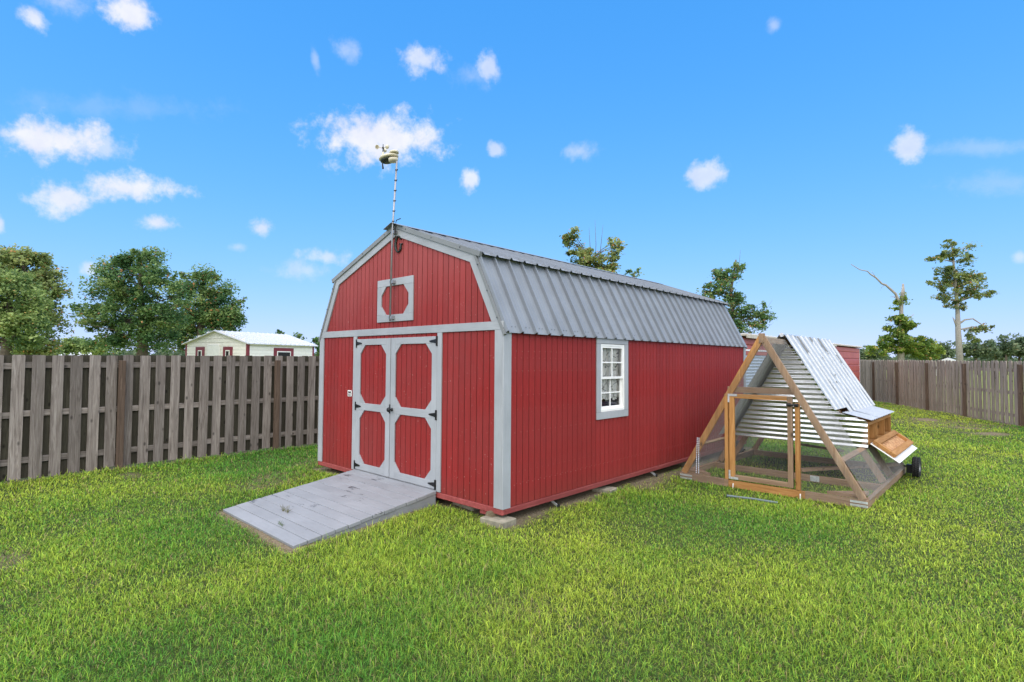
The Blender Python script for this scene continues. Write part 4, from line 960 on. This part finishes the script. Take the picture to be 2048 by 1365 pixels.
def bwin(a0, a1, z0, z1, side=0):
    g2 = (lambda a0_, a1_, o0, o1, z0_, z1_, nm, mt_, par: slab(a0_, a1_, -o1, -o0, z0_, z1_, nm, mt_, par) if side == 0 else slab(-o1, -o0, a0_, a1_, z0_, z1_, nm, mt_, par))
    w_ = g2(a0, a1, .014, .03, z0, z1, 'window', 'maroon_trim', bl); g2(a0+.2, a1-.2, .031, .045, z0, z1-.17, 'frame', 'white_paint', w_); g2(a0+.25, a1-.25, .046, .05, z0, z1-.22, 'pane', 'dark_inside', w_)
bwin(1.05, 1.75, 1.2, 2.22); bwin(3.15, 3.85, 1.2, 2.22); slab(2.02, 2.95, -.05, -.014, 0, 2.32, 'door', 'white_paint')
bwin(1.55, 2.85, 1.2, 2.20, 1)
# far small roofs seen over the fences
for px, d_, w_, lab in ((152, 60, 2.2, 'small far white roofed shed beyond the board fence between the trees'), (1897, 70, 2.6, 'small far white roofed shed behind the tall pale trunk tree')):
    p = pix(px, 715, d_); t = thing('distant_shed', lab, 'shed', None, (p.x, p.y, 0))
    MB().box(-w_/2, w_/2, -1.2, 1.2, 0, 1.75).build('wall', 'cream_siding', t)
    MB().prism([(-w_/2-.15, 1.72), (w_/2+.15, 1.72), (0, 2.35)], 1, -1.4, 1.4).build('roof', 'white_roof', t)
    MB().box(-.4, .4, -1.23, -1.21, 0, 1.5).build('door', 'maroon_trim', t)

# ------------------------------------------------------------------ trees
def leaf_mesh(pos, size, cols, seed, flat=.5):
    g = np.random.default_rng(seed); n = len(pos); nrm = g.normal(size=(n, 3)); nrm[:, 2] = np.abs(nrm[:, 2])+flat; nrm /= np.linalg.norm(nrm, axis=1)[:, None]
    t = g.normal(size=(n, 3)); t -= nrm*(t*nrm).sum(1)[:, None]; t /= np.linalg.norm(t, axis=1)[:, None]; bt = np.cross(nrm, t)
    s = size*(.6+.8*g.random(n)); l_ = (s*.62)[:, None]; w_ = (s*.36)[:, None]
    V = np.stack([pos-t*l_, pos+bt*w_-t*l_*.1+nrm*l_*.12, pos+t*l_, pos-bt*w_-t*l_*.1+nrm*l_*.12], 1).reshape(-1, 3)
    b0 = np.arange(n)*4; T = np.stack([b0, b0+1, b0+2, b0, b0+2, b0+3], 1).ravel()
    me = bpy.data.meshes.new('crown'); me.vertices.add(4*n); me.vertices.foreach_set('co', V.ravel().astype('f')); me.loops.add(len(T)); me.loops.foreach_set('vertex_index', T.astype('i'))
    me.polygons.add(len(T)//3); me.polygons.foreach_set('loop_start', np.arange(0, len(T), 3, dtype='i'))
    tint = np.ones((n, 4, 4), 'f'); tint[:, :, :3] = cols[:, None, :]
    at = me.color_attributes.new('tint', 'FLOAT_COLOR', 'POINT'); at.data.foreach_set('color', tint.ravel()); me.materials.append(MATS['leaves']); me.update(); me.validate(); return me
OAK = ((0.048, 0.120, 0.047), (0.130, 0.244, 0.081), (0.294, 0.386, 0.132), (0.547, 0.261, 0.116))
LIT = ((0.090, 0.162, 0.054), (0.234, 0.337, 0.106), (0.449, 0.536, 0.195), (0.601, 0.412, 0.151))
OLV = ((0.089, 0.137, 0.044), (0.235, 0.307, 0.099), (0.414, 0.455, 0.174), (0.620, 0.304, 0.123))
VINE = ((0.062, 0.131, 0.026), (0.175, 0.274, 0.046), (0.371, 0.438, 0.090), (0.531, 0.340, 0.128))
FAR = ((0.071, 0.119, 0.066), (0.143, 0.203, 0.106), (0.261, 0.321, 0.177), (0.356, 0.309, 0.166))
TCOUNT = [0]
def tree(name, label, d, blobs, n_leaf, size, pal, trunk, rust=.04, clump=.30, group='trees around the yard', bark='bark', twigs=(), trunk_r=.16, gaps=1.0, branch=True):
    # blobs: (px, py, rx, ry) photo ellipses at depth d; trunk: [(px, py)...] from ground up, radius tapering
    TCOUNT[0] += 1; g = np.random.default_rng(100+TCOUNT[0]); k = d/CAM_F
    base = pix(trunk[0][0], trunk[0][1], d); base.z = 0
    t = thing(name, label, 'tree', group, tuple(base)); off = np.array(base)
    tp = [base.copy()]+[pix(a_, b_, d) for a_, b_ in trunk[1:]]
    b = MB(); nT = len(tp); b.tube([p-base for p in tp], [trunk_r*(1-.75*i/(nT-1))*(1.25 if i == 0 else 1) for i in range(nT)], 9)
    area = np.array([bx[2]*bx[3] for bx in blobs], float); area /= area.sum(); pos = []; cc = []; cents = []
    for (px, py, rx, ry), f in zip(blobs, area):
        c = np.array(pix(px, py, d)); nl = int(n_leaf*f); ncl = max(4, int(nl/(62*gaps)))
        v = g.normal(size=(ncl, 3)); v /= np.linalg.norm(v, axis=1)[:, None]; rad = g.random(ncl)**.42
        hor = Vector((cF.x, cF.y, 0)).normalized(); rr = np.array(cR0)
        dep = min(rx, 1.6*ry) if rx > ry else rx
        cl = c+(v[:, :1]*rad[:, None]*rx*k)*rr+(v[:, 1:2]*rad[:, None]*dep*k)*np.array(hor)+(v[:, 2:]*rad[:, None]*ry*k)*np.array([0, 0, 1.])
        cents.append(cl); idx = g.integers(0, ncl, nl); sp = clump*.66*(.45+1.0*g.random(ncl))
        p = cl[idx]+np.clip(g.normal(size=(nl, 3)), -1.7, 1.7)*sp[idx][:, None]*np.array([1, 1, .62]); pos.append(p)
        tone = np.clip(.5+.30*g.normal(size=ncl), 0, 1); cc.append(np.stack([np.clip(tone[idx]+.16*g.normal(size=nl), 0, 1), (g.random(nl) < .5*rust*(.2+2*g.random(ncl))[idx])], 1))
        # leafy shoots reaching out past the crown, so that the outline stays uneven
        nsh = max(3, int(ncl*.16)); sv = g.normal(size=(nsh, 3)); sv[:, 2] = sv[:, 2]*.8+.25; sv /= np.linalg.norm(sv, axis=1)[:, None]
        for q in sv:
            tn = np.clip(.55+.25*g.normal(), 0, 1); m_ = 5; ext = .95+.42*g.random()
            for j in range(m_):
                f_ = .72+(ext-.72)*j/(m_-1); nl2 = max(3, int(nl/ncl*.30*(1-.13*j)))
                cq = c+rr*(q[0]*f_*rx*k)+np.array(hor)*(q[1]*f_*dep*k)+np.array([0, 0, q[2]*f_*ry*k])
                pos.append(cq+np.clip(g.normal(size=(nl2, 3)), -1.6, 1.6)*clump*.30*(1-.1*j)); cc.append(np.stack([np.clip(tn+.15*g.normal(size=nl2), 0, 1), g.random(nl2) < rust*.5], 1))
    pos = np.concatenate(pos); cc = np.concatenate(cc); cents = np.concatenate(cents)
    p0, p1, p2, p3 = [np.array(q) for q in pal]; tt = cc[:, :1]; col = np.where(tt < .5, p0+(p1-p0)*tt*2, p1+(p2-p1)*(tt*2-1)); col = np.where(cc[:, 1:] > 0, p3*(.6+.8*g.random((len(col), 1))), col)
    ok = pos[:, 2] > .15; link('crown', leaf_mesh(pos[ok]-off, size, col[ok], 500+TCOUNT[0]), t)
    if branch:
        sel = cents[g.permutation(len(cents))[:min(len(cents), 70)]]
        for q in sel:
            q = Vector(q); cand = [tp[i].lerp(tp[i+1], s_) for i in range(nT-1) for s_ in (.25, .5, .75, 1)]; cand = [c_ for c_ in cand if c_.z < q.z+.1] or [tp[-1]]
            a_ = min(cand, key=lambda c_: (c_-q).length+abs(c_.z-(q.z-.6))*.4); m_ = a_.lerp(q, .5)+Vector((0, 0, .06*(q-a_).length)); L_ = (q-a_).length
            b.tube([a_-base, m_-base, q-base], [min(.05, .014+.013*L_), .012+.004*L_, .006], 5, cap=False)
    for tw_ in twigs:
        pts = [pix(a_, b_, d)-base for a_, b_ in tw_[1]]; b.tube(pts, [tw_[0]*(1-.8*i/(len(pts)-1)) for i in range(len(pts))], 6)
    b.build('trunk', bark, t, True); return t
tree('broadleaf_tree', 'bushy light green tree standing directly behind the board fence', 15, [(20, 605, 55, 70), (45, 655, 48, 45), (-30, 640, 50, 60), (62, 615, 28, 42), (-90, 610, 70, 80), (5, 560, 40, 30)], 27000, .066, LIT, [(10, 720), (15, 650), (20, 590)], .02, .20)
tree('broadleaf_tree', 'loose tree with rusty leaves behind the bushy light green tree', 20, [(48, 545, 52, 42), (92, 575, 30, 45), (88, 640, 36, 40), (70, 690, 48, 24), (15, 520, 30, 22), (60, 515, 34, 16)], 15000, .09, OLV, [(60, 720), (58, 640), (50, 560), (45, 510)], .10, .24, twigs=((.03, [(35, 580), (37, 540), (30, 500)]),))
tree('oak_tree', 'broad dark green oak with visible trunk left of the cream building', 25, [(270, 560, 62, 52), (215, 590, 42, 42), (325, 600, 52, 62), (245, 640, 72, 40), (182, 622, 30, 16), (290, 522, 38, 24), (300, 670, 60, 32), (225, 678, 45, 24), (235, 545, 25, 25)], 27000, .10, OAK, [(284, 720), (286, 650), (282, 590), (280, 520)], .03, .34, trunk_r=.24, gaps=2.3)
tree('oak_tree', 'tall green oak rising behind the cream building', 37, [(410, 600, 50, 55), (372, 640, 42, 50), (448, 622, 32, 40), (412, 555, 20, 22), (380, 570, 24, 28), (430, 655, 55, 25), (470, 645, 18, 22), (345, 675, 45, 30)], 25000, .135, OAK, [(400, 720), (402, 660), (405, 600), (410, 550)], .06, .46, trunk_r=.3, gaps=1.9)
tree('distant_tree', 'yellowish distant tree seen between the rusty tree and the oak', 55, [(150, 692, 22, 14), (190, 695, 26, 12), (128, 700, 12, 10)], 4200, .22, LIT, [(155, 722), (152, 705), (150, 690)], .02, .5, branch=False)
tree('distant_tree', 'small sparse tree beside the shed wall beyond the cream building', 44, [(640, 688, 12, 16), (650, 705, 20, 12)], 900, .17, OAK, [(640, 722), (640, 700), (640, 685)], .04, .35, branch=False)
tree('distant_tree', 'thin twiggy tree top showing above the white roof', 46, [(560, 668, 14, 6), (600, 674, 8, 6)], 260, .17, OAK, [(560, 722), (560, 695), (562, 668)], .04, .25, branch=False)
tree('broadleaf_tree', 'thin tree with upright bare twigs rising behind the shed roof', 28, [(1165, 512, 30, 26), (1205, 530, 28, 34), (1140, 480, 14, 14), (1180, 560, 50, 40), (1150, 465, 6, 12), (1228, 500, 14, 18)], 6200, .125, OLV, [(1182, 720), (1182, 620), (1180, 520)], .10, .26, twigs=((.022, [(1182, 530), (1180, 490), (1178, 455)]), (.022, [(1190, 530), (1192, 490), (1190, 440)]), (.022, [(1198, 530), (1202, 490), (1206, 450)])))
tree('broadleaf_tree', 'little leafy twig tip peeking over the middle of the shed roof', 30, [(1270, 545, 14, 7), (1262, 575, 20, 20)], 420, .13, OAK, [(1265, 720), (1266, 640), (1268, 548)], .04, .2)
tree('broadleaf_tree', 'slender open tree with drooping shoots beyond the far shed end', 31, [(1440, 572, 32, 26), (1470, 610, 34, 36), (1505, 640, 26, 26), (1462, 650, 36, 36), (1475, 540, 12, 18), (1420, 590, 22, 12), (1530, 630, 10, 24), (1440, 545, 18, 10)], 7600, .12, OAK, [(1468, 720), (1466, 650), (1462, 580), (1472, 520)], .09, .26, twigs=((.02, [(1505, 660), (1525, 630), (1545, 600)]), (.02, [(1470, 560), (1478, 530), (1481, 500)]), (.02, [(1500, 680), (1530, 660), (1547, 645)])))
tree('vine_covered_snag', 'dead snag covered in green vines with one long bare branch', 38, [(1805, 690, 46, 24), (1798, 658, 26, 26), (1845, 694, 30, 18), (1796, 636, 8, 12), (1794, 612, 3, 14), (1760, 700, 22, 14), (1820, 650, 14, 8), (1806, 600, 4, 14), (1850, 705, 40, 14)], 11000, .14, VINE, [(1800, 722), (1802, 650), (1803, 610), (1806, 568)], .06, .24, bark='pale_bark', branch=False, trunk_r=.22,
     twigs=((.10, [(1802, 612), (1797, 601), (1791, 588), (1780, 578), (1771, 570), (1764, 568), (1752, 556), (1741, 549), (1735, 543), (1720, 540), (1702, 529)]), (.05, [(1797, 600), (1788, 594), (1781, 594)]), (.03, [(1752, 556), (1748, 550), (1742, 541)]), (.03, [(1771, 570), (1764, 574), (1760, 581)]), (.07, [(1807, 648), (1816, 638), (1828, 629)]), (.2, [(1805, 600), (1807, 568)])))
tree('tall_tree', 'tall tree with pale bare trunk and tiered crown beyond the fence', 45, [(1882, 516, 26, 8), (1905, 507, 22, 10), (1934, 518, 16, 12), (1896, 488, 14, 7), (1942, 495, 8, 5), (1890, 548, 30, 14), (1922, 558, 34, 18), (1950, 586, 30, 14), (1905, 588, 30, 16), (1974, 590, 12, 8), (1878, 570, 20, 12), (1912, 610, 18, 10), (1940, 560, 26, 14), (1973, 659, 12, 8), (1950, 664, 14, 7), (1945, 676, 10, 8)], 6800, .15, OLV, [(1921, 722), (1916, 660), (1915, 620), (1910, 560), (1904, 490)], .07, .30, bark='pale_bark', trunk_r=.24,
     twigs=((.09, [(1918, 648), (1930, 640), (1946, 638), (1964, 650), (1966, 658)]), (.09, [(1914, 655), (1908, 640), (1905, 634)])))
for i, (px, py, rx, ry, d_, lab) in enumerate([
    (1878, 702, 24, 16, 75, 'grey green distant tree left of the tall pale trunk'), (1952, 694, 34, 20, 78, 'rounded distant tree right of the tall pale trunk'),
    (1992, 700, 28, 20, 84, 'wide low distant tree behind the fence posts'), (2012, 688, 9, 20, 80, 'narrow upright distant tree beside the fence end'),
    (2038, 692, 14, 20, 82, 'second narrow distant tree close to the fence end'), (2080, 696, 34, 24, 80, 'dark distant tree past the end of the picket fence'),
    (1738, 708, 30, 9, 90, 'low distant bush line tree beside the red garage'), (1842, 704, 26, 13, 70, 'low olive distant tree next to the vine covered snag')]):
    tree('distant_tree', lab, d_, [(px, py, rx, ry), (px+rx*.4, py+ry*.4, rx*.8, ry*.6), (px-rx*.5, py+ry*.4, rx*.7, ry*.6)], 2600 if rx > 12 else 1300, .30, FAR, [(px, 724), (px, py+5), (px, py-ry*.5)], .03, .55, group='far tree line beyond the picket fence', branch=False)
far = np.random.default_rng(3)
for (pa, pb, d_, nm_) in ((-200, 660, 120, 'left'), (1660, 2300, 130, 'right')):
    n = 9000; px = pa+(pb-pa)*far.random(n); hh = (5+4*vnoise(px, px*0, .05)+2.5*vnoise(px, px*0, .19))*.75; pz = far.random(n)**.7*hh*.55; dd = d_+far.random(n)*14
    C = np.array([list(pix(a_, 715, b_)) for a_, b_ in zip(px, dd)]); C[:, 2] = pz
    tt = far.random((n, 1)); col = np.array(FAR[0])+(np.array(FAR[2])-np.array(FAR[0]))*tt*.8
    o = link('far_woodland', leaf_mesh(C, .8, col, 77)); tag(o, 'far-off belt of woodland on the horizon beyond the %s fence' % ('board' if nm_ == 'left' else 'picket'), 'woodland', kind='stuff')

# ------------------------------------------------------------------ small weeds on the ramp
for x, y, n_, h_, lab in ((-1.93, -1.30, 26, .07, 'dry straw tuft of grass growing through the ramp planks'), (-1.60, -1.50, 12, .045, 'tiny green grass tuft near the foot of the ramp')):
    z = rt.z+(y-rt.y)*(rd.z/rd.y); b = MB()
    for k in range(n_):
        a_ = rng.uniform(0, 6.28); l_ = h_*rng.uniform(.4, 1.3); le_ = rng.uniform(.3, 1.3); p = Vector((x+rng.uniform(-.07, .07), y+rng.uniform(-.015, .015), z)); q = p+Vector((math.cos(a_)*math.sin(le_), math.sin(a_)*math.sin(le_), math.cos(le_)))*l_
        b.tube([p, p.lerp(q, .6)+Vector((0, 0, .006)), q], [.0018, .0015, .0004], 3, cap=False)
    o = b.build('grass_tuft', 'twig' if n_ > 20 else 'twig'); tag(o, lab, 'grass tuft')
    me = o.data; at = me.color_attributes.new('tint', 'FLOAT_COLOR', 'POINT'); at.data.foreach_set('color', np.tile(np.array([.20, .19, .07, 1], 'f') if n_ > 20 else np.array([.10, .17, .03, 1], 'f'), len(me.vertices))); me.materials.clear(); me.materials.append(MATS['grass_blades'])
